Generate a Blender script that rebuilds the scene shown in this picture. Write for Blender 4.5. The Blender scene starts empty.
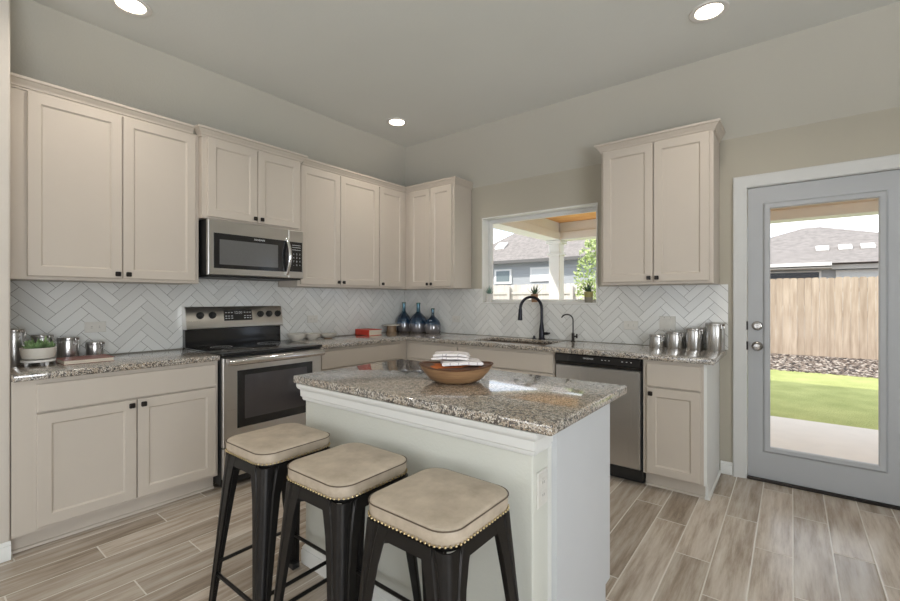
import bpy, bmesh, math, random
from mathutils import Vector, Matrix
random.seed(7)
S = bpy.context.scene
C = S.collection
PI = math.pi

# ------------------------------------------------------------------ camera
cam = bpy.data.objects.new('camera', bpy.data.cameras.new('camera'))
C.objects.link(cam)
cam.location = (3.6228, -3.7516, 1.2765)
cam.rotation_euler = (PI / 2, 0, 0.6644)
cam.data.sensor_width = 36
cam.data.lens = 36 * 435.5 / 900
cam.data.shift_y = -0.0016
cam.data.clip_start = 0.02
S.camera = cam

# ------------------------------------------------------------------ sky, sun, daylight, exposure
W = bpy.data.worlds.new('sky'); S.world = W; W.use_nodes = True
nt = W.node_tree; nt.nodes.clear()
wo = nt.nodes.new('ShaderNodeOutputWorld'); wb = nt.nodes.new('ShaderNodeBackground')
tc = nt.nodes.new('ShaderNodeTexCoord'); mp = nt.nodes.new('ShaderNodeMapping'); mp.inputs['Scale'].default_value = (1, 1, 3)
nz = nt.nodes.new('ShaderNodeTexNoise'); nz.inputs['Scale'].default_value = 3.2; nz.inputs['Detail'].default_value = 6
cr = nt.nodes.new('ShaderNodeValToRGB')
cr.color_ramp.elements[0].position = 0.42; cr.color_ramp.elements[0].color = (0.62, 0.72, 0.86, 1)
cr.color_ramp.elements[1].position = 0.58; cr.color_ramp.elements[1].color = (0.93, 0.95, 0.97, 1)
nt.links.new(tc.outputs['Generated'], mp.inputs[0]); nt.links.new(mp.outputs[0], nz.inputs['Vector'])
nt.links.new(nz.outputs['Fac'], cr.inputs[0]); nt.links.new(cr.outputs[0], wb.inputs[0]); nt.links.new(wb.outputs[0], wo.inputs[0])
wb.inputs[1].default_value = 2.2


def light(name, kind, loc, rot, energy, color, **kw):
    d = bpy.data.lights.new(name, kind); d.energy = energy; d.color = color
    for k, v in kw.items(): setattr(d, k, v)
    o = bpy.data.objects.new(name, d); C.objects.link(o); o.location = loc; o.rotation_euler = rot
    return o


light('sun', 'SUN', (0, 0, 10), (math.radians(48), 0, math.radians(-25)), 4.0, (1, 0.95, 0.88), angle=0.02)
# daylight entering through the glazing of the living room behind the camera, plus added fill lamps aimed up at the ceiling
light('daylight_rear_window', 'AREA', (2.6, -8.12, 1.45), (-PI / 2 - 0.35, 0, PI), 6, (0.93, 0.97, 1), shape='RECTANGLE', size=3.4, size_y=2.1)
light('daylight_side_window', 'AREA', (6.64, -4.8, 1.55), (PI / 2 + 0.2, 0, PI / 2), 72, (0.87, 0.935, 1), shape='RECTANGLE', size=2.6, size_y=1.7)
light('ceiling_fill_rear', 'AREA', (2.6, -8.0, 0.7), (-PI / 2 - 0.95, 0, PI), 18, (1, 0.99, 0.95), shape='RECTANGLE', size=3.2, size_y=0.6)  # added fill lamp, tilted up to brighten the ceiling
light('ceiling_fill_side', 'AREA', (6.52, -4.8, 0.95), (PI / 2 + 0.95, 0, PI / 2), 85, (0.97, 0.99, 1), shape='RECTANGLE', size=2.4, size_y=0.5)  # likewise an added upward fill, from the right
# sampling portals in the kitchen window and the glazed door (they give off no light)
for nm, lc, sx, sy in (('window_portal', (1.71, 0.16, 1.67), 1.2, 0.88), ('door_portal', (3.78, 0.16, 1.08), 0.6, 1.7)):
    light(nm, 'AREA', lc, (-PI / 2, 0, 0), 1, (1, 1, 1), shape='RECTANGLE', size=sx, size_y=sy).data.cycles.is_portal = True
DOWNLIGHT = 4.2
S.view_settings.view_transform = 'Standard'
S.view_settings.look = 'None'
S.view_settings.gamma = 1
S.view_settings.use_curve_mapping = False
S.view_settings.exposure = 0.0


# ------------------------------------------------------------------ mesh builder
def L_(w, d, z): return (d, w, z)      # on the wall x = 0: w runs along y, d out into the room
def B_(w, d, z): return (w, -d, z)     # on the wall y = 0: w runs along x, d out into the room
def I_(w, d, z): return (w, d, z)


class MB:
    def __init__(s, m=I_): s.bm = bmesh.new(); s.m = m

    def v(s, *p): return s.bm.verts.new(s.m(*p))

    def loft(s, rings, close=True, cap0=True, cap1=True):
        R = [[s.bm.verts.new(s.m(*p)) for p in r] for r in rings]
        n = len(R[0])
        for a, b in zip(R, R[1:]):
            for i in range(n if close else n - 1):
                j = (i + 1) % n
                try: s.bm.faces.new((a[i], a[j], b[j], b[i]))
                except ValueError: pass
        if cap0: s.bm.faces.new(R[0][::-1])
        if cap1: s.bm.faces.new(R[-1])
        return s

    def box(s, w0, w1, d0, d1, z0, z1, b=0.0, seg=1):
        def rr(z, i): return [(w0 + i, d0 + i, z), (w1 - i, d0 + i, z), (w1 - i, d1 - i, z), (w0 + i, d1 - i, z)]
        if b <= 0: return s.loft([rr(z0, 0), rr(z1, 0)])
        t = bmesh.new()
        vs = [t.verts.new(p) for p in rr(z0, 0) + rr(z1, 0)]
        for f in ((3, 2, 1, 0), (4, 5, 6, 7), (0, 1, 5, 4), (1, 2, 6, 5), (2, 3, 7, 6), (3, 0, 4, 7)): t.faces.new([vs[i] for i in f])
        bmesh.ops.bevel(t, geom=t.edges[:], offset=b, segments=seg, affect='EDGES', profile=0.5)
        s.join(t); return s

    def join(s, t, xf=None):
        mp_ = {}
        for v in t.verts:
            p = v.co if xf is None else xf @ v.co
            mp_[v] = s.bm.verts.new(s.m(*p))
        for f in t.faces:
            try: s.bm.faces.new([mp_[v] for v in f.verts])
            except ValueError: pass
        t.free()

    def rects(s, loops, cap=True):
        """loops of (w0,w1,z0,z1,d), joined in turn"""
        rings = [[(w0, d, z0), (w1, d, z0), (w1, d, z1), (w0, d, z1)] for (w0, w1, z0, z1, d) in loops]
        return s.loft(rings, cap1=cap)

    def shaker(s, w0, w1, d0, d1, z0, z1, st=0.055, rec=0.009):
        def r(i, d): return (w0 + i, w1 - i, z0 + i, z1 - i, d)
        return s.rects([r(0, d0), r(0, d1 - 0.003), r(0.003, d1), r(st, d1), r(st + 0.003, d1 - 0.004), r(st + 0.009, d1 - rec)])

    def slab(s, w0, w1, d0, d1, z0, z1, b=0.004):
        def r(i, d): return (w0 + i, w1 - i, z0 + i, z1 - i, d)
        return s.rects([r(0, d0), r(0, d1 - b), r(b, d1)])

    def lathe(s, cx, cy, prof, n=32, sx=1, sy=1, cap0=True, cap1=True):
        rings = [[(cx + sx * r * math.cos(2 * PI * i / n), cy + sy * r * math.sin(2 * PI * i / n), z) for i in range(n)] for (r, z) in prof]
        return s.loft(rings, True, cap0, cap1)

    def tube(s, pts, r, n=10, closed=False):
        pts = [Vector(p) for p in pts]; k = len(pts)
        rs = r if isinstance(r, (list, tuple)) else [r] * k
        rings = []; up = None
        for i, p in enumerate(pts):
            a = pts[(i - 1) % k] if (closed or i > 0) else p
            b = pts[(i + 1) % k] if (closed or i < k - 1) else p
            t = (b - a).normalized()
            if up is None:
                up = Vector((0, 0, 1)) if abs(t.z) < 0.9 else Vector((1, 0, 0))
            x = (up - t * up.dot(t)).normalized(); y = t.cross(x); up = x
            rings.append([tuple(p + x * rs[i] * math.cos(2 * PI * q / n) + y * rs[i] * math.sin(2 * PI * q / n)) for q in range(n)])
        if closed: rings.append(rings[0])
        s.loft(rings, True, not closed, not closed)
        if closed: bmesh.ops.remove_doubles(s.bm, verts=s.bm.verts[:], dist=1e-6)
        return s

    def prism(s, prof, w0, w1):
        """profile of (d,z) run along w"""
        return s.loft([[(w0, d, z) for d, z in prof], [(w1, d, z) for d, z in prof]])

    def sweep(s, path, prof, m0=None, m1=None):
        """profile (o,z) swept round a plan path (w,d) with mitred corners, outward = left of travel"""
        path = [Vector(p) for p in path]
        nn = []
        for a, b in zip(path, path[1:]):
            t = (b - a).normalized(); nn.append(Vector((-t.y, t.x)))
        rings = []
        for i, p in enumerate(path):
            if i == 0: m = Vector(m0) if m0 else nn[0]
            elif i == len(path) - 1: m = Vector(m1) if m1 else nn[-1]
            else:
                q, r = nn[i - 1], nn[i]; m = (q + r) / (1 + q.dot(r))
            rings.append([(p.x + m.x * o, p.y + m.y * o, z) for o, z in prof])
        return s.loft(rings)

    def poly(s, pts): s.bm.faces.new([s.bm.verts.new(s.m(*p)) for p in pts]); return s

    def cells(s, xs, zs, keep, d0, d1, plane='xz', bevel=0.0):
        """a plate made of the kept cells of a grid, holes and all; plate spans d0..d1 across its plane"""
        t = bmesh.new(); V = {}
        def P(i, j, d):
            k = (i, j, d)
            if k not in V:
                V[k] = t.verts.new((xs[i], d, zs[j]) if plane == 'xz' else (xs[i], zs[j], d))
            return V[k]
        K = {(i, j) for i in range(len(xs) - 1) for j in range(len(zs) - 1) if keep((xs[i] + xs[i + 1]) / 2, (zs[j] + zs[j + 1]) / 2)}
        for (i, j) in K:
            t.faces.new([P(i, j, d1), P(i + 1, j, d1), P(i + 1, j + 1, d1), P(i, j + 1, d1)])
            t.faces.new([P(i, j + 1, d0), P(i + 1, j + 1, d0), P(i + 1, j, d0), P(i, j, d0)])
            for (di, dj, a, b) in ((-1, 0, (i, j), (i, j + 1)), (1, 0, (i + 1, j + 1), (i + 1, j)), (0, -1, (i + 1, j), (i, j)), (0, 1, (i, j + 1), (i + 1, j + 1))):
                if (i + di, j + dj) not in K:
                    t.faces.new([P(*a, d0), P(*b, d0), P(*b, d1), P(*a, d1)])
        bmesh.ops.recalc_face_normals(t, faces=t.faces[:])
        if bevel:
            es = [e for e in t.edges if len(e.link_faces) == 2 and e.calc_face_angle(0) > 1.2]
            bmesh.ops.bevel(t, geom=es, offset=bevel, segments=3, affect='EDGES', profile=0.5)
        s.join(t); return s

    def text(s, txt, size, xf, ext=0.0004):
        cu = bpy.data.curves.new('t', 'FONT'); cu.body = txt; cu.size = size; cu.extrude = ext; cu.align_x = 'CENTER'; cu.align_y = 'CENTER'; cu.resolution_u = 2
        o = bpy.data.objects.new('t', cu); C.objects.link(o)
        dg = bpy.context.evaluated_depsgraph_get(); me = bpy.data.meshes.new_from_object(o.evaluated_get(dg))
        t = bmesh.new(); t.from_mesh(me); s.join(t, xf)
        bpy.data.objects.remove(o); bpy.data.curves.remove(cu); bpy.data.meshes.remove(me)
        return s

    def build(s, name, mat, parent=None, smooth=True, angle=0.6):
        bm = s.bm
        off = Vector((0, 0, 0)); p = parent
        while p is not None:
            off += p.location; p = p.parent
        if off.length: bmesh.ops.translate(bm, verts=bm.verts[:], vec=-off)
        bmesh.ops.recalc_face_normals(bm, faces=bm.faces[:])
        if smooth:
            for f in bm.faces: f.smooth = True
            for e in bm.edges:
                if len(e.link_faces) != 2 or e.calc_face_angle(0) > angle: e.smooth = False
        me = bpy.data.meshes.new(name); bm.to_mesh(me); bm.free()
        if isinstance(mat, (list, tuple)):
            for q in mat: me.materials.append(q)
        else: me.materials.append(mat)
        o = bpy.data.objects.new(name, me); C.objects.link(o)
        if parent is not None: o.parent = parent
        return o


def tag(o, label, cat, group=None, kind=None):
    o['label'] = label; o['category'] = cat
    if group: o['group'] = group
    if kind: o['kind'] = kind
    return o


def thing(name, loc, label, cat, group=None):
    o = bpy.data.objects.new(name, None); C.objects.link(o); o.location = loc; o.empty_display_size = 0.05
    return tag(o, label, cat, group)


def origin(o, loc):
    loc = Vector(loc); o.data.transform(Matrix.Translation(-loc)); o.location = loc; return o


def struct(o): o['kind'] = 'structure'; return o


def dup(root, loc, label=None, rotz=0.0):
    r = root.copy(); C.objects.link(r); r.location = loc; r.rotation_euler = (0, 0, rotz)
    if label: r['label'] = label
    for ch in list(root.children):
        c = ch.copy(); C.objects.link(c); c.parent = r
        for g in list(ch.children):
            d = g.copy(); C.objects.link(d); d.parent = c
    return r


# ------------------------------------------------------------------ materials
class NT:
    def __init__(s, name):
        s.mat = bpy.data.materials.new(name); s.mat.use_nodes = True
        s.t = s.mat.node_tree; s.b = s.t.nodes['Principled BSDF']; s.out = s.t.nodes['Material Output']

    def n(s, typ, **kw):
        x = s.t.nodes.new('ShaderNode' + typ)
        for k, v in kw.items(): setattr(x, k, v)
        return x

    def l(s, a, b): s.t.links.new(a, b)

    def put(s, sock, val):
        if hasattr(val, 'is_output'): s.l(val, sock)
        else: sock.default_value = val

    def m(s, op, a, b=0.0, c=None):
        x = s.n('Math', operation=op); s.put(x.inputs[0], a); s.put(x.inputs[1], b)
        if c is not None: s.put(x.inputs[2], c)
        return x.outputs[0]

    def coord(s, scale=(1, 1, 1), kind='Object', rot=(0, 0, 0)):
        c = s.n('TexCoord'); q = s.n('Mapping'); q.inputs['Scale'].default_value = scale; q.inputs['Rotation'].default_value = rot
        s.l(c.outputs[kind], q.inputs[0]); return q.outputs[0]

    def noise(s, vec, scale, detail=4, rough=0.5):
        x = s.n('TexNoise'); s.l(vec, x.inputs['Vector']); x.inputs['Scale'].default_value = scale; x.inputs['Detail'].default_value = detail
        x.inputs['Roughness'].default_value = rough; return x.outputs['Fac']

    def vor(s, vec, scale, out='Color', feature='F1'):
        x = s.n('TexVoronoi', feature=feature); s.l(vec, x.inputs['Vector']); x.inputs['Scale'].default_value = scale; return x.outputs[out]

    def ramp(s, fac, stops, interp='LINEAR'):
        x = s.n('ValToRGB'); e = x.color_ramp.elements; x.color_ramp.interpolation = interp
        while len(e) < len(stops): e.new(0.5)
        for q, (p, c) in zip(e, stops): q.position = p; q.color = (*c, 1) if len(c) == 3 else c
        s.put(x.inputs[0], fac); return x.outputs[0]

    def mix(s, fac, a, b, blend='MIX'):
        x = s.n('Mix', data_type='RGBA', blend_type=blend); s.put(x.inputs[0], fac)
        s.put(x.inputs[6], a if hasattr(a, 'is_output') else (*a, 1)); s.put(x.inputs[7], b if hasattr(b, 'is_output') else (*b, 1)); return x.outputs[2]

    def bump(s, h, strength=0.2, dist=0.002):
        x = s.n('Bump'); x.inputs['Strength'].default_value = strength; x.inputs['Distance'].default_value = dist
        s.put(x.inputs['Height'], h); s.l(x.outputs[0], s.b.inputs['Normal'])

    def set(s, color=None, rough=None, metal=None, spec=None, coat=None, **kw):
        if color is not None: s.put(s.b.inputs['Base Color'], color if hasattr(color, 'is_output') else (*color, 1))
        if rough is not None: s.put(s.b.inputs['Roughness'], rough)
        if metal is not None: s.b.inputs['Metallic'].default_value = metal
        if spec is not None: s.b.inputs['Specular IOR Level'].default_value = spec
        if coat is not None: s.b.inputs['Coat Weight'].default_value = coat; s.b.inputs['Coat Roughness'].default_value = 0.05
        for k, v in kw.items(): s.b.inputs[k].default_value = v
        return s.mat


def srgb(r, g, b):
    f = lambda c: (c / 255 / 12.92) if c / 255 <= 0.04045 else ((c / 255 + 0.055) / 1.055) ** 2.4
    return (f(r), f(g), f(b))


def plain(name, col, rough=0.5, metal=0.0, spec=0.5, nscale=60, amt=0.06, coat=None, bump=0.0):
    """a plain finish with slight procedural mottling"""
    m = NT(name); f = m.noise(m.coord(), nscale, 3)
    c = m.mix(f, [x * (1 - amt) for x in col], [min(1, x * (1 + amt)) for x in col])
    if bump: m.bump(f, bump, 0.001)
    return m.set(c, rough, metal, spec, coat)


def wall_paint(name, col, rough=0.85, bump=0.25):
    m = NT(name); v = m.coord()
    f = m.noise(v, 90, 4); g = m.noise(v, 2.0, 2)
    m.bump(f, bump, 0.003)
    return m.set(m.mix(g, [x * 0.97 for x in col], [x * 1.03 for x in col]), rough, 0, 0.3)


M = {}
M['wall'] = wall_paint('wall_paint', srgb(182, 176, 162))
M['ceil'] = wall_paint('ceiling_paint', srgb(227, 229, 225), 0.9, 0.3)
M['slope'] = wall_paint('shaded_ceiling_paint', srgb(200, 197, 187), 0.9, 0.3)  # same paint as the flat ceiling, darkened to paint in the slopes' shade
M['islandwall'] = wall_paint('island_wall_paint', srgb(208, 208, 199), 0.8, 0.3)
M['cab'] = plain('cabinet_paint', srgb(199, 189, 177), 0.42, nscale=8, amt=0.02)
M['trim'] = plain('white_trim_paint', srgb(226, 226, 223), 0.4, nscale=10, amt=0.02)
M['islpanel'] = plain('bluish_light_trim_paint', srgb(206, 208, 211), 0.4, nscale=10, amt=0.02)  # white trim paint, cooled and darkened to paint in the bluish daylight
M['casing'] = plain('dimmed_trim_paint', srgb(208, 208, 206), 0.4, nscale=10, amt=0.02)  # white trim paint with the casing's dimness put into the colour
M['doorpaint'] = plain('door_paint', srgb(180, 182, 185), 0.4, nscale=10, amt=0.02)
M['steel'] = None
M['black'] = plain('black_gloss', (0.012, 0.012, 0.013), 0.12, spec=0.6)
M['blackmatte'] = plain('black_matte', (0.014, 0.014, 0.014), 0.5)
M['darkvoid'] = plain('dark_inner', (0.02, 0.02, 0.02), 0.8)
M['bronze'] = plain('dark_bronze', (0.028, 0.024, 0.022), 0.35, 0.6)
M['faucet'] = plain('oil_rubbed_black', (0.018, 0.018, 0.026), 0.3, 0.5)
M['gunmetal'] = plain('gunmetal_steel', (0.03, 0.028, 0.027), 0.38, 0.75, nscale=30, amt=0.2)
M['chrome'] = plain('chrome', (0.75, 0.75, 0.76), 0.12, 1.0)
M['nickel'] = plain('satin_nickel', (0.45, 0.43, 0.41), 0.25, 1.0)
M['brass'] = plain('aged_brass', (0.55, 0.44, 0.25), 0.35, 1.0)
M['ceramic'] = plain('white_ceramic', srgb(215, 210, 200), 0.35)
M['white'] = plain('white_plastic', srgb(228, 226, 222), 0.4)
M['outlet'] = plain('outlet_plastic', srgb(212, 209, 202), 0.35)
M['slot'] = plain('outlet_slot', (0.1, 0.09, 0.08), 0.6)
M['print'] = plain('panel_print', (0.55, 0.56, 0.56), 0.5)
M['badge'] = plain('badge_print', (0.7, 0.7, 0.7), 0.4)


def steel(name, col, rough, axis):
    m = NT(name); sc = {'x': (2, 300, 300), 'y': (300, 2, 300), 'z': (300, 300, 2)}[axis]
    f = m.noise(m.coord(sc), 1.0, 3)
    g = m.noise(m.coord(), 3.0, 2)
    m.bump(f, 0.03, 0.0005)
    r = m.m('MULTIPLY_ADD', f, 0.12, rough)
    return m.set(m.mix(g, [x * 0.93 for x in col], [x * 1.04 for x in col]), r, 1.0)


M['steel'] = steel('brushed_steel', (0.62, 0.60, 0.57), 0.24, 'y')
M['steelz'] = steel('brushed_steel_upright', (0.60, 0.60, 0.60), 0.24, 'z')
M['canister'] = steel('canister_steel', (0.60, 0.59, 0.58), 0.22, 'z')


def granite():
    m = NT('speckled_granite'); v = m.coord()
    big = m.noise(v, 5.0, 4, 0.6)
    v1 = m.vor(v, 190); v2 = m.vor(v, 290); v3 = m.vor(v, 110)
    sep1 = m.n('SeparateColor'); m.l(v1, sep1.inputs[0])
    sep2 = m.n('SeparateColor'); m.l(v2, sep2.inputs[0])
    sep3 = m.n('SeparateColor'); m.l(v3, sep3.inputs[0])
    base = m.ramp(sep1.outputs[0], [(0.0, srgb(140, 130, 118)), (0.25, srgb(176, 166, 152)), (0.5, srgb(202, 196, 186)), (0.75, srgb(156, 150, 144)), (0.9, srgb(118, 113, 108))], 'CONSTANT')
    warm = m.ramp(sep2.outputs[1], [(0.0, srgb(172, 150, 124)), (0.5, srgb(194, 178, 156)), (0.8, srgb(144, 122, 100))], 'CONSTANT')
    wf = m.m('MULTIPLY', m.ramp(big, [(0.42, (0, 0, 0)), (0.62, (1, 1, 1))]), 0.6)
    c = m.mix(wf, base, warm)
    blob = m.noise(v, 60, 3, 0.6)
    dk = m.m('MULTIPLY', m.m('GREATER_THAN', sep3.outputs[2], 0.56), m.m('GREATER_THAN', blob, 0.46))
    c = m.mix(m.m('MULTIPLY', dk, 0.85), c, srgb(62, 58, 58))
    bk = m.m('GREATER_THAN', sep2.outputs[0], 0.85)
    c = m.mix(m.m('MULTIPLY', bk, 0.9), c, srgb(34, 32, 34))
    wh = m.m('GREATER_THAN', sep2.outputs[2], 0.91)
    c = m.mix(wh, c, srgb(226, 222, 214))
    return m.set(c, 0.3, 0, 0.3, **{'Coat Weight': 1.0, 'Coat Roughness': 0.04, 'Coat IOR': 1.85})


M['granite'] = granite()


def floor_mat():
    m = NT('wood_look_plank_tile')
    tcn = m.n('TexCoord'); sp = m.n('SeparateXYZ'); m.l(tcn.outputs['Object'], sp.inputs[0])
    Wd, Ln, G = 0.157, 0.88, 0.006
    u = m.m('DIVIDE', m.m('SUBTRACT', sp.outputs[0], 3.317 - 40 * Wd), Wd)
    row = m.m('FLOOR', u); fu = m.m('FRACT', u)
    wn = m.n('TexWhiteNoise', noise_dimensions='1D'); m.l(row, wn.inputs['W'])
    off = m.m('MULTIPLY_ADD', m.m('MODULO', row, 3.0), 0.333, m.m('MULTIPLY', wn.outputs['Value'], 0.18))
    w = m.m('ADD', m.m('DIVIDE', m.m('ADD', sp.outputs[1], 40.0), Ln), off)
    col = m.m('FLOOR', w); fw = m.m('FRACT', w)
    du = m.m('MULTIPLY', m.m('MINIMUM', fu, m.m('SUBTRACT', 1.0, fu)), Wd)
    dw = m.m('MULTIPLY', m.m('MINIMUM', fw, m.m('SUBTRACT', 1.0, fw)), Ln)
    dd = m.m('MINIMUM', du, dw)
    grout = m.m('LESS_THAN', dd, G / 2)
    cb = m.n('CombineXYZ'); m.l(row, cb.inputs[0]); m.l(col, cb.inputs[1])
    idn = m.n('TexWhiteNoise', noise_dimensions='2D'); m.l(cb.outputs[0], idn.inputs['Vector'])
    # grain: each plank gets its own stretch of long streaks
    gv = m.n('CombineXYZ')
    m.l(m.m('MULTIPLY_ADD', sp.outputs[0], 13.0, m.m('MULTIPLY', idn.outputs['Value'], 37.0)), gv.inputs[0])
    m.l(m.m('MULTIPLY_ADD', sp.outputs[1], 1.1, m.m('MULTIPLY', row, 3.7)), gv.inputs[1])
    m.l(m.m('MULTIPLY', idn.outputs['Value'], 9.0), gv.inputs[2])
    g1 = m.noise(gv.outputs[0], 1.6, 8, 0.68)
    tone = m.ramp(g1, [(0.26, srgb(132, 117, 101)), (0.42, srgb(168, 154, 139)), (0.55, srgb(194, 182, 168)), (0.72, srgb(212, 204, 194))])
    sh = m.ramp(idn.outputs['Value'], [(0.0, (0.74, 0.72, 0.70)), (0.5, (0.95, 0.95, 0.95)), (1.0, (1.12, 1.12, 1.13))])
    tone = m.mix(1.0, tone, sh, 'MULTIPLY')
    c = m.mix(grout, tone, srgb(222, 216, 206))
    h = m.ramp(dd, [(0.0, (0, 0, 0)), (G * 0.9, (1, 1, 1))])
    m.bump(h, 0.5, 0.002)
    return m.set(c, m.m('MULTIPLY_ADD', g1, -0.12, 0.31), 0, 0.45)


M['floor'] = floor_mat()


def tile_mat():
    m = NT('glazed_tile'); g = m.n('NewGeometry')
    f = m.noise(m.coord(), 14, 2)
    c = m.ramp(g.outputs['Random Per Island'], [(0, srgb(216, 216, 213)), (1, srgb(228, 228, 225))])
    m.bump(f, 0.12, 0.004)
    return m.set(c, 0.13, 0, 0.5)


M['tile'] = tile_mat()
M['grout'] = plain('grey_grout', srgb(140, 137, 132), 0.9)


def thin_glass(name, tint=(1, 1, 1), refl=0.12):
    m = NT(name); m.t.nodes.remove(m.b)
    tr = m.n('BsdfTransparent'); tr.inputs[0].default_value = (*tint, 1)
    gl = m.n('BsdfGlossy'); gl.inputs['Roughness'].default_value = 0.01
    fr = m.n('Fresnel'); fr.inputs[0].default_value = 1.45
    mx = m.n('MixShader'); m.l(m.m('MULTIPLY', fr.outputs[0], refl), mx.inputs[0]); m.l(tr.outputs[0], mx.inputs[1]); m.l(gl.outputs[0], mx.inputs[2])
    m.l(mx.outputs[0], m.out.inputs[0]); return m.mat


M['pane'] = thin_glass('window_pane')


def emitter(name, col, st):
    m = NT(name); m.set((0.9, 0.9, 0.9), 0.5)
    m.b.inputs['Emission Color'].default_value = (*col, 1); m.b.inputs['Emission Strength'].default_value = st; return m.mat


M['lens'] = emitter('lamp_lens', (1, 0.86, 0.66), 9)


def leather(name, c0, c1):
    m = NT(name); v = m.coord()
    f = m.noise(v, 9, 5, 0.65); k = m.vor(v, 420, 'Distance')
    m.bump(m.m('ADD', m.m('MULTIPLY', k, 0.5), m.noise(v, 60, 3)), 0.18, 0.0015)
    return m.set(m.ramp(f, [(0.3, c0), (0.7, c1)]), 0.5, 0, 0.4)


M['seat'] = leather('taupe_leather', srgb(168, 154, 136), srgb(204, 189, 170))
M['piping'] = plain('dark_piping', srgb(92, 78, 64), 0.5)


def wood(name, c0, c1, scale=(3, 40, 40), rough=0.45):
    m = NT(name); f = m.noise(m.coord(scale), 1.0, 5, 0.6)
    m.bump(f, 0.08, 0.001)
    return m.set(m.ramp(f, [(0.3, c0), (0.7, c1)]), rough)


M['bowlwood'] = wood('turned_wood', srgb(118, 86, 60), srgb(172, 136, 98), (6, 6, 50), 0.4)
M['bowlrim'] = wood('dark_bark_rim', srgb(70, 42, 24), srgb(104, 66, 40), (20, 20, 20), 0.5)
M['pedestal'] = wood('pedestal_wood', srgb(120, 96, 74), srgb(160, 134, 106), (30, 30, 5))
M['ceilboard'] = wood('cedar_boards', srgb(214, 150, 84), srgb(238, 184, 118), (2, 9, 9), 0.6)


def fence_wood(name, c0, c1):
    m = NT(name); g = m.n('NewGeometry'); f = m.noise(m.coord((14, 14, 1.2)), 1.0, 5, 0.6); m.bump(f, 0.08, 0.001)
    sh = m.ramp(g.outputs['Random Per Island'], [(0, (0.86, 0.84, 0.82)), (1, (1.1, 1.1, 1.1))])
    return m.set(m.mix(1.0, m.ramp(f, [(0.3, c0), (0.7, c1)]), sh, 'MULTIPLY'), 0.8)


M['fence'] = fence_wood('cedar_fence', srgb(150, 132, 114), srgb(186, 170, 152))
M['fence_pale'] = fence_wood('whitish_fence', srgb(188, 182, 174), srgb(206, 202, 196))  # whiter boards for the section beyond the kitchen window


def check_cloth():
    m = NT('checked_towel'); c = m.n('TexCoord'); sp = m.n('SeparateXYZ'); m.l(c.outputs['Object'], sp.inputs[0])
    def lines(a, k): return m.m('LESS_THAN', m.m('FRACT', m.m('MULTIPLY', a, k)), 0.05)
    ln = m.m('MAXIMUM', lines(sp.outputs[0], 17), lines(sp.outputs[1], 17))
    col = m.mix(m.m('MULTIPLY', ln, 0.5), srgb(236, 230, 228), srgb(140, 128, 140))
    m.bump(m.noise(c.outputs['Object'], 400, 2), 0.3, 0.001)
    return m.set(col, 0.9)


M['towel'] = check_cloth()
M['orange'] = plain('orange_cloth', srgb(212, 120, 62), 0.9, bump=0.2, nscale=300)
M['redbook'] = plain('orange_red_cover', srgb(205, 58, 40), 0.4)
M['brownbook'] = plain('russet_cover', srgb(128, 80, 70), 0.45)


def pages():
    m = NT('page_edges'); f = m.noise(m.coord((1, 1, 600)), 1.0, 1)
    return m.set(m.ramp(f, [(0.35, srgb(196, 184, 164)), (0.65, srgb(232, 224, 208))]), 0.8)


M['pages'] = pages()


def bottle_glass():
    m = NT('ombre_bottle_glass'); c = m.n('TexCoord'); sp = m.n('SeparateXYZ'); m.l(c.outputs['Object'], sp.inputs[0])
    h = m.m('ADD', sp.outputs[2], m.m('MULTIPLY_ADD', m.noise(c.outputs['Object'], 25, 3), 0.05, -0.025))
    col = m.ramp(m.m('DIVIDE', h, 0.34), [(0.0, srgb(128, 122, 122)), (0.24, srgb(118, 118, 124)), (0.32, srgb(28, 66, 96)), (0.55, srgb(10, 40, 66)), (0.75, srgb(20, 84, 104)), (1.0, srgb(52, 118, 140))])
    return m.set(col, 0.07, 0.35, 0.8, 1.0)


M['bottle'] = bottle_glass()
M['cork'] = plain('bottle_lip', srgb(60, 96, 84), 0.4)
M['leaf'] = plain('succulent_leaf', srgb(124, 152, 104), 0.5, nscale=40, amt=0.4)
M['aloe'] = plain('aloe_leaf', srgb(74, 96, 70), 0.5, nscale=25, amt=0.3)
M['aloepale'] = plain('pale_aloe_leaf', srgb(112, 142, 132), 0.5, nscale=25, amt=0.3)
M['soil'] = plain('potting_soil', srgb(60, 48, 38), 0.95, nscale=200, amt=0.4)
M['potbrown'] = plain('brown_clay', srgb(150, 118, 92), 0.7)
M['potgold'] = plain('olive_gold_glaze', srgb(156, 146, 88), 0.5)
M['potgrey'] = plain('grey_glaze', srgb(138, 132, 118), 0.6)
M['potwhite'] = plain('white_clay', srgb(214, 212, 208), 0.6)
M['concrete'] = plain('patio_concrete', srgb(226, 221, 213), 0.9, nscale=6, amt=0.06)
M['siding'] = NT('slate_lap_siding')


def siding():
    m = M['siding']; c = m.n('TexCoord'); sp = m.n('SeparateXYZ'); m.l(c.outputs['Object'], sp.inputs[0])
    f = m.m('FRACT', m.m('MULTIPLY', sp.outputs[2], 6.0))
    m.bump(f, 1.0, 0.02)
    return m.set(srgb(176, 180, 182), 0.8)


M['siding'] = siding()


def shingles():
    m = NT('tan_shingles'); v = m.coord()
    b = m.n('TexBrick'); m.l(v, b.inputs['Vector']); b.inputs['Scale'].default_value = 4.0
    f = m.noise(v, 6, 5)
    return m.set(m.ramp(f, [(0.3, srgb(122, 116, 112)), (0.7, srgb(146, 139, 134))]), 0.95)


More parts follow.
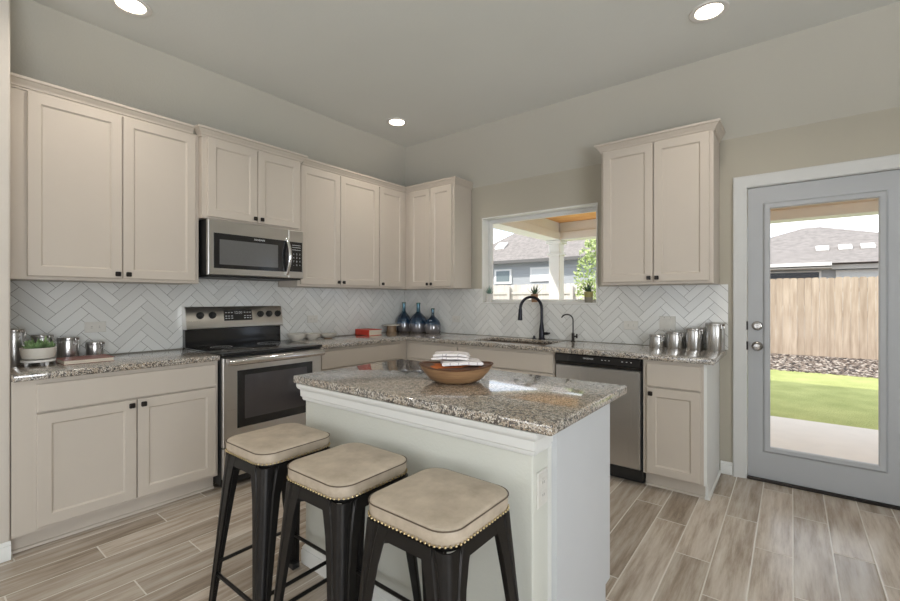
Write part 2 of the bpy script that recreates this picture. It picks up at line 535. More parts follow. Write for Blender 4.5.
M['shingle'] = shingles()
M['fascia'] = plain('fascia_paint', srgb(216, 214, 208), 0.6)
M['beam'] = plain('patio_beam_paint', srgb(226, 225, 219), 0.6, nscale=10, amt=0.02)
M['winwhite'] = plain('house_window_frame', srgb(236, 236, 232), 0.5)
M['winglass'] = plain('house_window_glass', srgb(110, 122, 122), 0.1, spec=0.8)
M['grey_blind'] = plain('window_blind', srgb(222, 224, 222), 0.7)


def lawn():
    m = NT('lawn_grass'); v = m.coord()
    f = m.m('ADD', m.m('MULTIPLY', m.noise(v, 2.5, 4), 0.6), m.m('MULTIPLY', m.noise(v, 60, 3), 0.4))
    m.bump(m.noise(v, 90, 3), 0.8, 0.03)
    return m.set(m.ramp(f, [(0.3, srgb(156, 164, 94)), (0.7, srgb(198, 202, 130))]), 0.95)


M['lawn'] = lawn()
M['stone'] = NT('river_gravel')


def stones():
    m = M['stone']; g = m.n('NewGeometry')
    return m.set(m.ramp(g.outputs['Random Per Island'], [(0, srgb(52, 48, 46)), (0.35, srgb(98, 86, 78)), (0.7, srgb(136, 122, 110)), (1, srgb(186, 176, 164))]), 0.9)


M['stone'] = stones()
M['foliage'] = NT('tree_leaves')


def foliage():
    m = M['foliage']; g = m.n('NewGeometry')
    return m.set(m.ramp(g.outputs['Random Per Island'], [(0, srgb(120, 140, 84)), (1, srgb(192, 204, 140))]), 0.8)


M['foliage'] = foliage()
M['bark'] = wood('tree_bark', srgb(92, 76, 60), srgb(132, 112, 92), (20, 20, 3), 0.9)
M['brick_soffit'] = plain('soffit_paint', srgb(205, 200, 190), 0.8)

# ------------------------------------------------------------------ the room shell
RX, RY = 6.5, -8.0
ZT, ZC, SL = 2.44, 2.87, 0.43
STUB = (0.604, -3.398)
WX0, WX1, WZ0, WZ1 = 1.111, 2.309, 1.233, 2.110
DX0, DX1, DZ1 = 3.355, 4.31, 2.085

struct(MB().box(-0.15, RX + 0.15, RY - 0.15, 0.15, -0.1, 0).build('floor', M['floor']))


def wall_grid(name, us, zs, keep, d0, d1, along, mat):
    m = (lambda a, d, z: (a, d, z)) if along == 'x' else (lambda a, d, z: (d, a, z))
    return struct(MB(m).cells(us, zs, keep, d0, d1).build(name, mat))


wall_grid('wall_back', [-0.15, WX0, WX1, DX0, DX1, RX + 0.15], [0, WZ0, DZ1, WZ1, 3.0],
          lambda x, z: not (WX0 < x < WX1 and WZ0 < z < WZ1) and not (DX0 < x < DX1 and z < DZ1), 0.15, 0.0, 'x', M['wall'])
wall_grid('wall_left', [RY, 0], [0, 3.0], lambda a, z: True, -0.15, 0.0, 'y', M['wall'])
struct(MB().cells([0, STUB[0]], [RY, STUB[1]], lambda a, b: True, 0, 3.0, 'xy', 0.012).build('wall_near_left', wall_paint('side_lit_wall_paint', srgb(214, 206, 196))))  # ordinary wall paint, lightened to paint in the light from the side
wall_grid('wall_right', [RY, -6.1, -3.5, 0], [0, 0.7, 2.4, 3.0], lambda a, z: not (-6.1 < a < -3.5 and 0.7 < z < 2.4), RX, RX + 0.15, 'y', M['wall'])
wall_grid('wall_front', [-0.15, 0.9, 4.3, RX + 0.15], [0, 0.35, 2.45, 3.0], lambda a, z: not (0.9 < a < 4.3 and 0.35 < z < 2.45), RY - 0.15, RY, 'x', M['wall'])
c = MB()
c.poly([(0, 0, ZT), (0, RY, ZT), (SL, RY, ZC), (SL, -SL, ZC)])
c.poly([(0, 0, ZT), (SL, -SL, ZC), (RX, -SL, ZC), (RX, 0, ZT)])
c.poly([(SL, -SL, ZC), (SL, RY, ZC), (RX, RY, ZC), (RX, -SL, ZC)])
bmesh.ops.remove_doubles(c.bm, verts=c.bm.verts[:], dist=1e-5)
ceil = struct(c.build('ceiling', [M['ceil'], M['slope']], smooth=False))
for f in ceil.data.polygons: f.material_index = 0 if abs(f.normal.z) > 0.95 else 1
struct(MB().box(-0.5, RX + 0.5, RY - 0.5, 0.16, 3.0, 3.1).build('roof_deck', M['shingle']))

# windows of the living room behind the camera
def glazing(name, m, a0, a1, z0, z1, d, n):
    w = MB(m); t = 0.05
    w.cells(sorted([a0, a1, a0 + t, a1 - t] + [a0 + (a1 - a0) * k / n + s * t / 2 for k in range(1, n) for s in (-1, 1)]), [z0, z0 + t, z1 - t, z1],
            lambda a, z: z < z0 + t or z > z1 - t or a < a0 + t or a > a1 - t or any(abs(a - a0 - (a1 - a0) * k / n) < t / 2 for k in range(1, n)), d - 0.025, d + 0.025)
    f = struct(w.build(name, M['trim']))
    MB(m).poly([(a0 + t, d, z0 + t), (a1 - t, d, z0 + t), (a1 - t, d, z1 - t), (a0 + t, d, z1 - t)]).build('glass_pane', M['pane'], f)


glazing('window_2', lambda a, d, z: (a, d, z), 0.9, 4.3, 0.35, 2.45, RY - 0.07, 3)
glazing('window_3', lambda a, d, z: (d, a, z), -6.1, -3.5, 0.7, 2.4, RX + 0.07, 2)

# kitchen window: white liner, vinyl frame, sash, pane, sill
w = MB()
t = 0.012
w.cells([WX0, WX0 + t, WX1 - t, WX1], [WZ0, WZ0 + t, WZ1 - t, WZ1], lambda a, z: a < WX0 + t or a > WX1 - t or z > WZ1 - t or z < WZ0 + t, 0.14, -0.012)
win = struct(w.build('window_1', M['trim']))
a0, a1, z0, z1 = WX0 + t, WX1 - t, WZ0 + t, WZ1 - t
q = 0.026
MB().cells([a0, a0 + q, a1 - q, a1], [z0, z0 + q * 0.6, z1 - q, z1], lambda a, z: a < a0 + q or a > a1 - q or z > z1 - q or z < z0 + q * 0.6, 0.138, 0.098, bevel=0.003).build('window_frame', M['trim'], win)
a0 += q; a1 -= q; z0 += q * 0.6; z1 -= q; q = 0.012
MB().cells([a0, a0 + q, a1 - q, a1], [z0, z0 + q, z1 - q, z1], lambda a, z: a < a0 + q or a > a1 - q or z > z1 - q or z < z0 + q, 0.13, 0.108, bevel=0.002).build('sash', M['trim'], win)
MB().poly([(a0, 0.113, z0), (a1, 0.113, z0), (a1, 0.113, z1), (a0, 0.113, z1)]).build('glass_pane', M['pane'], win)

# glazed back door with its casing
cas = MB()
prof = [(0, -0.001), (0, 0.012), (0.012, 0.016), (0.05, 0.02), (0.062, 0.026), (0.075, 0.026), (0.08, 0.02), (0.08, -0.001)]
DL, DR, DT = 3.372, 4.292, 2.071
path = [(DL, 0.0), (DL, DT), (DR, DT), (DR, 0.0)]
rings = []
for i, (x, z) in enumerate(path):
    ring = []
    for o, d in prof:
        ox = -o if i < 2 else o
        oz = o if i in (1, 2) else 0
        ring.append((x + ox, -d, z + oz))
    rings.append(ring)
cas.loft(rings)
trim1 = struct(cas.build('trim_1', M['casing']))
jam = MB().cells([DX0, DL + 0.004, DR - 0.004, DX1], [0, DT - 0.004, DZ1], lambda a, z: a < DL + 0.004 or a > DR - 0.004 or z > DT - 0.004, 0.15, 0.001).build('trim_2', M['trim']); struct(jam)
dl = MB()
GX0, GX1, GZ0, GZ1 = 3.497, 4.062, 0.236, 1.918
x0, x1, zz0, zz1 = DL + 0.0085, DR - 0.0085, 0.02, DT - 0.0085
door = struct(MB().cells([x0, GX0, GX1, x1], [zz0, GZ0, GZ1, zz1], lambda a, z: not (GX0 < a < GX1 and GZ0 < z < GZ1), 0.052, 0.006, bevel=0.002).build('door_1', M['doorpaint']))
fr = MB(B_)
def R(i, d): return (GX0 - i, GX1 + i, GZ0 - i, GZ1 + i, d)
fr.rects([R(-0.012, -0.02), R(-0.012, 0.0), R(-0.006, 0.006), R(0.016, 0.008), R(0.026, 0.002), R(0.03, -0.006), R(0.03, -0.007)], cap=False)
bmesh.ops.delete(fr.bm, geom=[f for f in fr.bm.faces if len(f.verts) == 4 and abs(f.calc_area() - (GX1 - GX0 - 0.024) * (GZ1 - GZ0 - 0.024)) < 1e-3], context='FACES')
fr.build('glass_frame', M['doorpaint'], door)
MB().poly([(GX0, 0.028, GZ0), (GX1, 0.028, GZ0), (GX1, 0.028, GZ1), (GX0, 0.028, GZ1)]).build('glass_pane', M['pane'], door)
YM = lambda w, d, z: (w, -z, d)     # turn a lathe about the door's normal
for nm, z in (('deadbolt', 1.088), ('door_knob', 0.945)):
    k = MB(lambda a, b, h: (3.435 + a, 0.006 - h, z + b))
    if nm == 'deadbolt': k.lathe(0, 0, [(0.033, 0), (0.033, 0.006), (0.027, 0.014), (0.02, 0.016), (0.018, 0.02)], 24).box(-0.005, 0.005, -0.018, 0.018, 0.018, 0.032, 0.002)
    else: k.lathe(0, 0, [(0.033, 0), (0.033, 0.005), (0.026, 0.012), (0.013, 0.016), (0.012, 0.034), (0.022, 0.04), (0.028, 0.05), (0.028, 0.058), (0.02, 0.066), (0.004, 0.068)], 24)
    k.build(nm, M['nickel'], door)
for z in (1.088, 0.945):
    MB().box(DL - 0.001, DL + 0.009, -0.002, 0.004, z - 0.03, z + 0.03).build('strike_plate', M['bronze'], door)
struct(MB().box(DX0 + 0.02, DX1 - 0.02, -0.012, 0.16, 0.0005, 0.017, 0.004).build('trim_3', M['bronze']))

# baseboards
BP = [(0, 0.001), (0.014, 0.001), (0.014, 0.062), (0.010, 0.068), (0.012, 0.074), (0.007, 0.082), (0.004, 0.088), (0, 0.09)]
def baseboard(name, path): return struct(MB().sweep(path, BP).build(name, M['trim']))
baseboard('baseboard_back', [(3.29, -0.0), (3.215, -0.0)])
baseboard('baseboard_near_left', [(STUB[0], STUB[1]), (STUB[0], RY)])
baseboard('baseboard_back_right', [(RX, 0.0), (4.375, 0.0)])

# ------------------------------------------------------------------ herringbone tile
def clip(poly, x0, x1, z0, z1):
    for ax, lim, sg in ((0, x0, 1), (0, x1, -1), (1, z0, 1), (1, z1, -1)):
        out = []
        for i, p in enumerate(poly):
            q = poly[(i + 1) % len(poly)]
            pi, qi = (p[ax] - lim) * sg >= 0, (q[ax] - lim) * sg >= 0
            if pi: out.append(p)
            if pi != qi:
                t_ = (lim - p[ax]) / (q[ax] - p[ax]); out.append((p[0] + t_ * (q[0] - p[0]), p[1] + t_ * (q[1] - p[1])))
        poly = out
        if len(poly) < 3: return []
    return poly


def herringbone(name, m, rects, ox, oz, mirror=1):
    mb = MB(m); mb2 = MB(m)
    TL, TW, g = 0.232, 0.058, 0.0026
    r2 = math.sqrt(0.5)
    lo = min(r[0] for r in rects); hi = max(r[1] for r in rects); zl = min(r[2] for r in rects); zh = max(r[3] for r in rects)
    n = 4; span = int((hi - lo + 2) / TW)
    for i in range(-span, span):
        for j in range(-span, span):
            k = (i - j) % (2 * n)
            if k == 0: a = (i, i + n, j, j + 1)           # lies along u, starts here
            elif k == 2 * n - 1: a = (i, i + 1, j, j + n)  # stands along v
            else: continue
            u0, u1, v0, v1 = a[0] * TW + g / 2, a[1] * TW - g / 2, a[2] * TW + g / 2, a[3] * TW - g / 2
            pts = []
            for (u, v) in ((u0, v0), (u1, v0), (u1, v1), (u0, v1)):
                pts.append((ox + mirror * (u - v) * r2, oz + (u + v) * r2))
            cx = sum(p[0] for p in pts) / 4; cz = sum(p[1] for p in pts) / 4
            if cx < lo - 0.2 or cx > hi + 0.2 or cz < zl - 0.2 or cz > zh + 0.2: continue
            tx, tz = random.gauss(0, 0.006), random.gauss(0, 0.006)
            for r in rects:
                pp = clip(pts, *r)
                if not pp: continue
                dep = lambda p: 0.0075 + (p[0] - cx) * tx + (p[1] - cz) * tz
                mb.loft([[(p[0], 0.003, p[1]) for p in pp], [(p[0], dep(p), p[1]) for p in pp]], cap0=False)
    o = mb.build(name, M['tile'], smooth=False)
    for r in rects: mb2.box(r[0], r[1], 0.0005, 0.0048, r[2], r[3])
    mb2.build('grout', M['grout'], o, smooth=False)
    return struct(o)


TB, TT = 0.9065, 1.384
herringbone('wall_tile_left', L_, [(-3.396, -0.009, TB, TT), (-2.413, -1.634, TT, 1.4325)], -3.128, TB + 0.113)
herringbone('wall_tile_back', B_, [(0.009, WX0 - 0.001, TB, TT), (WX0 - 0.001, WX1 + 0.001, TB, WZ0 - 0.002), (WX1 + 0.001, 3.262, TB, TT)], 0.06, TB + 0.1)

# ------------------------------------------------------------------ cabinets
def knob(m, w, d, z, parent):
    k = MB(m)
    k.box(w - 0.006, w + 0.006, d - 0.001, d + 0.014, z - 0.006, z + 0.006)
    k.box(w - 0.0145, w + 0.0145, d + 0.012, d + 0.025, z - 0.0145, z + 0.0145, 0.004)
    k.build('knob', M['bronze'], parent)


CROWN = [(-0.002, 2.424), (0.006, 2.424), (0.006, 2.434), (0.012, 2.437), (0.013, 2.444), (0.019, 2.452), (0.03, 2.464), (0.033, 2.470), (0.040, 2.473), (0.042, 2.478), (0.042, 2.487), (-0.002, 2.487)]


def cabinet(name, m, loc, label, body, fronts, crown=None, toe=None, cat='cabinet', group=None, extra=None):
    t = thing(name, loc, label, cat, group)
    w0, w1, dd, z0, z1 = body
    b = MB(m)
    if toe:
        b.prism([(0.001, 0.001), (0.535, 0.001), (0.535, 0.1), (dd, 0.1), (dd, z1), (0.001, z1)], w0, w1)
    else:
        b.box(w0, w1, 0.009 if z0 > 1.3 else 0.001, dd, z0, z1, 0.0015)
    b.build('body', M['cab'], t)
    if toe:
        MB(m).box(w0 + 0.001, w1 - 0.001, 0.536, 0.546, 0.001, 0.098).prism([(0.546, 0.001), (0.560, 0.001), (0.556, 0.012), (0.546, 0.016)], w0 + 0.001, w1 - 0.001).build('toe_kick', M['cab'], t)
    for f in fronts:
        kind, a0, a1, b0, b1 = f[:5]
        q = MB(m)
        if kind == 'door': q.shaker(a0, a1, dd + 0.0005, dd + 0.02, b0, b1)
        else: q.slab(a0, a1, dd + 0.0005, dd + 0.02, b0, b1)
        o = q.build(kind, M['cab'], t)
        if len(f) > 5: knob(m, f[5], dd + 0.02, f[6], o)
    if crown:
        MB(m).sweep(crown[0], CROWN, *crown[1:]).build('crown_moulding', M['cab'], t)
    return t


ZU, ZD0, ZD1 = 1.386, 1.405, 2.421
KZ = 1.432
cabinet('wall_cabinet', L_, (0, -2.9, ZU), 'tall two-door greige wall cabinet beside the microwave, above the potted succulent', (-3.396, -2.4155, 0.305, ZU, 2.44),
        [('door', -3.300, -2.870, ZD0, ZD1, -2.895, KZ), ('door', -2.864, -2.441, ZD0, ZD1, -2.839, KZ)], ([(-3.396, 0.305), (-2.4575, 0.305)],))
cabinet('wall_cabinet', L_, (0, -2.03, 1.85), 'short two-door greige wall cabinet standing forward above the microwave', (-2.4145, -1.632, 0.36, 1.85, 2.44),
        [('door', -2.384, -2.020, 1.864, ZD1, -2.044, 1.892), ('door', -2.014, -1.652, 1.864, ZD1, -1.990, 1.892)],
        ([(-2.4145, 0.309), (-2.4145, 0.36), (-1.632, 0.36), (-1.632, 0.309)],))
cabinet('wall_cabinet', L_, (0, -1.17, ZU), 'two-door greige wall cabinet just past the microwave, above the white bowls', (-1.630, -0.706, 0.305, ZU, 2.44),
        [('door', -1.606, -1.193, ZD0, ZD1, -1.218, KZ), ('door', -1.187, -0.716, ZD0, ZD1, -1.162, KZ)], ([(-1.588, 0.305), (-0.7065, 0.305)],))
cabinet('wall_cabinet', L_, (0, -0.36, ZU), 'narrow single-door greige wall cabinet in the corner of the room', (-0.704, -0.009, 0.305, ZU, 2.44),
        [('door', -0.694, -0.352, ZD0, ZD1, -0.668, KZ)], ([(-0.7055, 0.305), (-0.305, 0.305)], None, (-1, 1)))
cabinet('wall_cabinet', B_, (0.64, 0, ZU), 'two-door greige wall cabinet between the corner and the window, above the blue bottles', (0.307, 0.980, 0.305, ZU, 2.44),
        [('door', 0.385, 0.671, ZD0, ZD1, 0.647, KZ), ('door', 0.677, 0.955, ZD0, ZD1, 0.701, KZ)],
        ([(0.305, 0.305), (0.980, 0.305), (0.980, 0.002)], (1, 1)))
cabinet('wall_cabinet', B_, (2.83, 0, ZU), 'two-door greige wall cabinet hanging alone between the window and the glazed door', (2.442, 3.207, 0.305, ZU, 2.44),
        [('door', 2.460, 2.824, ZD0, ZD1, 2.800, KZ), ('door', 2.830, 3.184, ZD0, ZD1, 2.854, KZ)],
        ([(2.442, 0.002), (2.442, 0.305), (3.207, 0.305), (3.207, 0.002)],))

ZB1 = 0.868
cabinet('base_cabinet', L_, (0, -2.9, 0), 'greige base cabinet with two doors under one wide drawer front, beside the range', (-3.396, -2.420, 0.61, 0, ZB1),
        [('drawer', -3.307, -2.437, 0.702, 0.846), ('door', -3.307, -2.882, 0.118, 0.694, -2.908, 0.664), ('door', -2.876, -2.437, 0.118, 0.694, -2.850, 0.664)], toe=True)
cabinet('base_cabinet', L_, (0, -1.14, 0), 'greige base cabinet between the range and the room corner, behind the island', (-1.630, -0.6115, 0.61, 0, ZB1),
        [('drawer', -1.615, -0.705, 0.702, 0.846), ('door', -1.615, -1.164, 0.118, 0.694, -1.19, 0.664), ('door', -1.158, -0.705, 0.118, 0.694, -1.13, 0.664)], toe=True)
cabinet('base_cabinet', B_, (0.95, 0, 0), 'greige corner base cabinet below the blue bottles', (0.6108, 1.262, 0.61, 0, ZB1),
        [('drawer', 0.668, 1.255, 0.702, 0.846), ('door', 0.668, 1.255, 0.118, 0.694, 1.23, 0.664)], toe=True)
bc = MB(B_)   # the blind corner box behind the two runs
sinkc = thing('sink_cabinet', (1.72, 0, 0), 'greige sink base cabinet below the window and the tall black faucet', 'cabinet')
SX0, SX1, SY0, SY1 = 1.33, 2.06, 0.125, 0.53
b = MB(B_)
b.box(1.264, 1.282, 0.001, 0.61, 0.001, ZB1).box(2.172, 2.190, 0.001, 0.61, 0.001, ZB1).box(1.282, 2.172, 0.001, 0.012, 0.1, ZB1).box(1.282, 2.172, 0.59, 0.61, 0.1, ZB1).box(1.282, 2.172, 0.012, 0.59, 0.1, 0.118)
b.build('body', M['cab'], sinkc)
MB(B_).box(1.283, 2.171, 0.536, 0.546, 0.001, 0.098).build('toe_kick', M['cab'], sinkc)
MB(B_).slab(1.270, 2.184, 0.6105, 0.63, 0.702, 0.846).build('false_front', M['cab'], sinkc)
for (p0, p1, kx) in ((1.270, 1.724, 1.70), (1.730, 2.184, 1.754)):
    o = MB(B_).shaker(p0, p1, 0.6105, 0.63, 0.118, 0.694).build('door', M['cab'], sinkc); knob(B_, kx, 0.63, 0.664, o)
rc = cabinet('base_cabinet', B_, (3.02, 0, 0), 'narrow greige end base cabinet with one drawer over one door, beside the dishwasher', (2.832, 3.190, 0.61, 0, ZB1),
             [('drawer', 2.856, 3.176, 0.694, 0.848), ('door', 2.856, 3.176, 0.110, 0.684, 2.884, 0.648)], toe=True)
MB(B_).prism([(0.001, 0.001), (0.548, 0.001), (0.548, 0.099), (0.61, 0.099), (0.61, ZB1), (0.001, ZB1)], 3.1905, 3.208).sweep([(3.19, 0.56), (3.208, 0.56), (3.208, 0.002)], [(0, 0.001), (0.011, 0.001), (0.009, 0.012), (0, 0.018)]).build('end_panel', M['trim'], rc)

# ------------------------------------------------------------------ countertops, sink
CT0, CT1 = 0.8695, 0.905
o = MB().cells([0.001, 0.648], [-3.396, -2.4195], lambda a, b_: True, CT0, CT1, 'xy', 0.007).build('countertop', M['granite'])
origin(o, (0.3, -2.9, CT0)); tag(o, 'short speckled granite countertop by the wall end, under the succulent and canisters', 'countertop')
o = MB().cells([0.001, 0.648, SX0, SX1, 3.253], [-1.632, -0.648, -SY1, -SY0, -0.001],
               lambda x, y: (x < 0.648 or y > -0.648) and not (SX0 < x < SX1 and -SY1 < y < -SY0), CT0, CT1, 'xy', 0.007).build('countertop', M['granite'])
origin(o, (1.6, -0.3, CT0)); tag(o, 'long corner countertop of speckled granite with the sink cut into it', 'countertop')
sk = thing('sink', (1.69, -0.33, 0.66), 'undermount sink set in the granite counter below the window', 'sink')
b = MB(B_); e = 0.006; r = lambda i, z: [(SX0 - e + i, SY0 - e + i, z), (SX1 + e - i, SY0 - e + i, z), (SX1 + e - i, SY1 + e - i, z), (SX0 - e + i, SY1 + e - i, z)]
b.loft([r(-0.012, CT0 - 0.001), r(-0.012, 0.668), r(0.02, 0.66), r(0.022, 0.668), r(0.0, 0.69), r(0, CT0 - 0.001)], cap0=False)
b.build('basin', plain('dark_composite', srgb(96, 82, 70), 0.4), sk)
MB().lathe(1.69, -0.33, [(0.045, 0.6685), (0.045, 0.672), (0.03, 0.670), (0.0, 0.670)][:3], 20).build('drain', M['chrome'], sk)

# ------------------------------------------------------------------ range
rg = thing('range', (0.33, -2.024, 0), 'freestanding stainless electric range with a black glass top', 'range')
y0, y1 = -2.414, -1.636
MB(L_).box(y0 + 0.002, y1 - 0.002, 0.012, 0.635, 0.03, 0.893, 0.002).build('body', M['blackmatte'], rg)
for yy in (y0 + 0.05, y1 - 0.05):
    for xx in (0.08, 0.58): MB().lathe(xx, yy, [(0.022, 0.001), (0.022, 0.01), (0.012, 0.012), (0.012, 0.03)], 12).build('foot', M['blackmatte'], rg)
ct = MB(L_).box(y0, y1, 0.06, 0.668, 0.894, 0.914, 0.005, 2).build('cooktop', M['black'], rg)
for (xx, yy, rr) in ((0.22, -2.22, 0.075), (0.22, -1.83, 0.095), (0.48, -2.22, 0.105), (0.48, -1.83, 0.08)):
    MB().lathe(xx, yy, [(rr, 0.9141), (rr, 0.9145), (rr - 0.003, 0.9145), (rr - 0.003, 0.9141)], 40, cap0=False, cap1=False).build('burner_ring', M['print'], ct)
MB(L_).prism([(0.012, 0.894), (0.06, 0.894), (0.062, 0.93), (0.055, 1.045), (0.012, 1.045)], y0 + 0.004, y1 - 0.004).build('backguard', M['black'], rg)
cp = MB(L_).prism([(0.012, 1.046), (0.088, 1.046), (0.094, 1.052), (0.094, 1.066), (0.066, 1.206), (0.056, 1.216), (0.012, 1.216)], y0, y1).build('control_panel', M['steel'], rg)
nrm = Vector((0.98, 0, 0.196)).normalized(); tz = Vector((-0.196, 0, 0.98)).normalized()
def onpanel(y, z):
    f = (z - 1.066) / (1.206 - 1.066); return Vector((0.094 + (0.066 - 0.094) * f, y, z))
for u in (0.100, 0.190, 0.578, 0.655, 0.735):
    cc = onpanel(y0 + u * 0.778 / 0.778, 1.150)
    k = MB(lambda a, b_, h, cc=cc: tuple(cc + Vector((0, 1, 0)) * a + tz * b_ + nrm * h))
    k.lathe(0, 0, [(0.027, -0.001), (0.027, 0.006), (0.022, 0.010), (0.021, 0.026), (0.018, 0.030)], 20).box(-0.005, 0.005, -0.02, 0.02, 0.026, 0.036, 0.002)
    k.build('knob', M['blackmatte'], cp)
cc = onpanel(y0 + 0.392, 1.146)
k = MB(lambda a, b_, h: tuple(cc + Vector((0, 1, 0)) * a + tz * b_ + nrm * h)); k.box(-0.115, 0.115, -0.043, 0.043, -0.002, 0.003, 0.002)
dp = k.build('display', M['black'], cp)
k = MB(lambda a, b_, h: tuple(cc + Vector((0, 1, 0)) * a + tz * b_ + nrm * h))
for row, zz in ((0, 0.022), (1, -0.006), (2, -0.024)):
    for cx_ in (-0.098, -0.076, -0.052, 0.052, 0.076, 0.098): k.box(cx_ - 0.007, cx_ + 0.007, zz - 0.003, zz + 0.003, 0.003, 0.0035)
k.text('12:00', 0.03, Matrix.Translation((0, 0.02, 0.0034)))
k.build('display_print', M['print'], dp)
od = MB(L_).slab(y0 + 0.006, y1 - 0.006, 0.637, 0.662, 0.285, 0.882, 0.005).build('oven_door', M['steel'], rg)
ow = MB(L_).rects([(y0 + 0.10, y1 - 0.09, 0.40, 0.79, 0.6615), (y0 + 0.10, y1 - 0.09, 0.40, 0.79, 0.6655)]).build('oven_window', M['black'], od)
MB(L_).rects([(y0 + 0.15, y1 - 0.14, 0.455, 0.755, 0.6656), (y0 + 0.15, y1 - 0.14, 0.455, 0.755, 0.6662)]).build('inner_glass', plain('smoked_glass', (0.05, 0.045, 0.05), 0.06, spec=0.9), ow)
h = MB()
h.tube([(0.71, y0 + 0.02, 0.856), (0.715, y0 + 0.2, 0.856), (0.716, y0 + 0.39, 0.856), (0.715, y1 - 0.2, 0.856), (0.71, y1 - 0.02, 0.856)], 0.024, 14)
for yy in (y0 + 0.05, y1 - 0.05): h.tube([(0.658, yy, 0.856), (0.71, yy, 0.856)], 0.013, 10)
h.build('handle', M['chrome'], od)
dr = MB(L_).slab(y0 + 0.006, y1 - 0.006, 0.637, 0.660, 0.075, 0.277, 0.005).build('drawer', M['steel'], rg)

# ------------------------------------------------------------------ microwave
mw = thing('microwave', (0.2, -2.015, 1.438), 'stainless over-the-range microwave with a curved bar handle', 'microwave')
m0, m1, mz0, mz1 = -2.394, -1.636, 1.438, 1.846
MB(L_).box(m0 + 0.002, m1 - 0.002, 0.012, 0.375, mz0 + 0.012, mz1, 0.002).build('body', M['blackmatte'], mw)
sp = -1.772
md = MB(L_).slab(m0, sp, 0.376, 0.408, mz0 + 0.01, mz1 - 0.004, 0.006).build('door', M['steel'], mw)
MB(L_).slab(sp + 0.002, m1, 0.376, 0.406, mz0 + 0.01, mz1 - 0.004, 0.005).build('control_side', M['steel'], mw)
wg = MB(L_).rects([(-2.357, sp - 0.004, 1.497, 1.748, 0.4065), (-2.357, sp - 0.004, 1.497, 1.748, 0.4105)]).build('window_surround', M['black'], md)
MB(L_).rects([(-2.318, -1.868, 1.525, 1.705, 0.4106), (-2.318, -1.868, 1.525, 1.705, 0.4111)]).build('window', plain('perforated_glass', (0.13, 0.13, 0.13), 0.12, spec=0.7), wg)
XF = Matrix(((0, 0, 1, 0.4115), (1, 0, 0, 0), (0, 1, 0, 0), (0, 0, 0, 1)))
MB().text('FRIGIDAIRE', 0.017, Matrix.Translation((0, -2.02, 1.727)) @ XF).build('badge', M['badge'], md)
kp = MB(L_).rects([(sp + 0.010, m1 - 0.014, 1.502, 1.745, 0.4055), (sp + 0.010, m1 - 0.014, 1.502, 1.745, 0.4085)]).build('keypad', M['black'], mw)
kt = MB()
XK = Matrix(((0, 0, 1, 0.4087), (1, 0, 0, 0), (0, 1, 0, 0), (0, 0, 0, 1)))
for ri, rw in enumerate((('1', '2', '3'), ('4', '5', '6'), ('7', '8', '9'), ('-', '0', '+'))):
    for ci, chh in enumerate(rw): kt.text(chh, 0.02, Matrix.Translation((0, -1.735 + ci * 0.028 + 0.007, 1.645 - ri * 0.03)) @ XK)
for zz in (1.68, 1.70, 1.718): kt.box(0.4086, 0.409, -1.742, -1.664, zz - 0.002, zz + 0.002)
kt.build('key_print', M['print'], kp)
h = MB()
pts = []
for i in range(15):
    a = i / 14; pts.append((0.412 + 0.045 * math.sin(PI * a), -1.79, 1.475 + 0.29 * a))
h.tube(pts, [0.012 + 0.003 * math.sin(PI * i / 14) for i in range(15)], 12)
h.build('handle', M['chrome'], md)
MB(L_).box(m0 + 0.02, m1 - 0.02, 0.02, 0.40, mz0 - 0.004, mz0 + 0.011, 0.003).build('vent_grille', M['blackmatte'], mw)

# ------------------------------------------------------------------ dishwasher
dw = thing('dishwasher', (2.51, -0.3, 0), 'stainless dishwasher with a black control strip, under the counter', 'dishwasher')
MB(B_).box(2.197, 2.825, 0.02, 0.60, 0.03, 0.862).build('body', M['blackmatte'], dw)
MB(B_).box(2.200, 2.822, 0.52, 0.56, 0.003, 0.108).build('toe_kick', M['blackmatte'], dw)
MB(B_).slab(2.206, 2.816, 0.602, 0.634, 0.112, 0.782, 0.006).build('door', M['steelz'], dw)
cpn = MB(B_).prism([(0.602, 0.786), (0.622, 0.786), (0.628, 0.806), (0.637, 0.812), (0.637, 0.862), (0.632, 0.866), (0.602, 0.866)], 2.203, 2.820).build('control_strip', M['black'], dw)
XB = Matrix(((1, 0, 0, 0), (0, 0, -1, -0.6374), (0, 1, 0, 0), (0, 0, 0, 1)))
p_ = MB().text('FRIGIDAIRE', 0.015, Matrix.Translation((2.46, 0, 0.842)) @ XB)
for xx in (2.56, 2.585, 2.61, 2.70, 2.73, 2.76): p_.box(xx - 0.005, xx + 0.005, -0.6378, -0.637, 0.838, 0.842)
p_.build('badge', M['badge'], cpn)

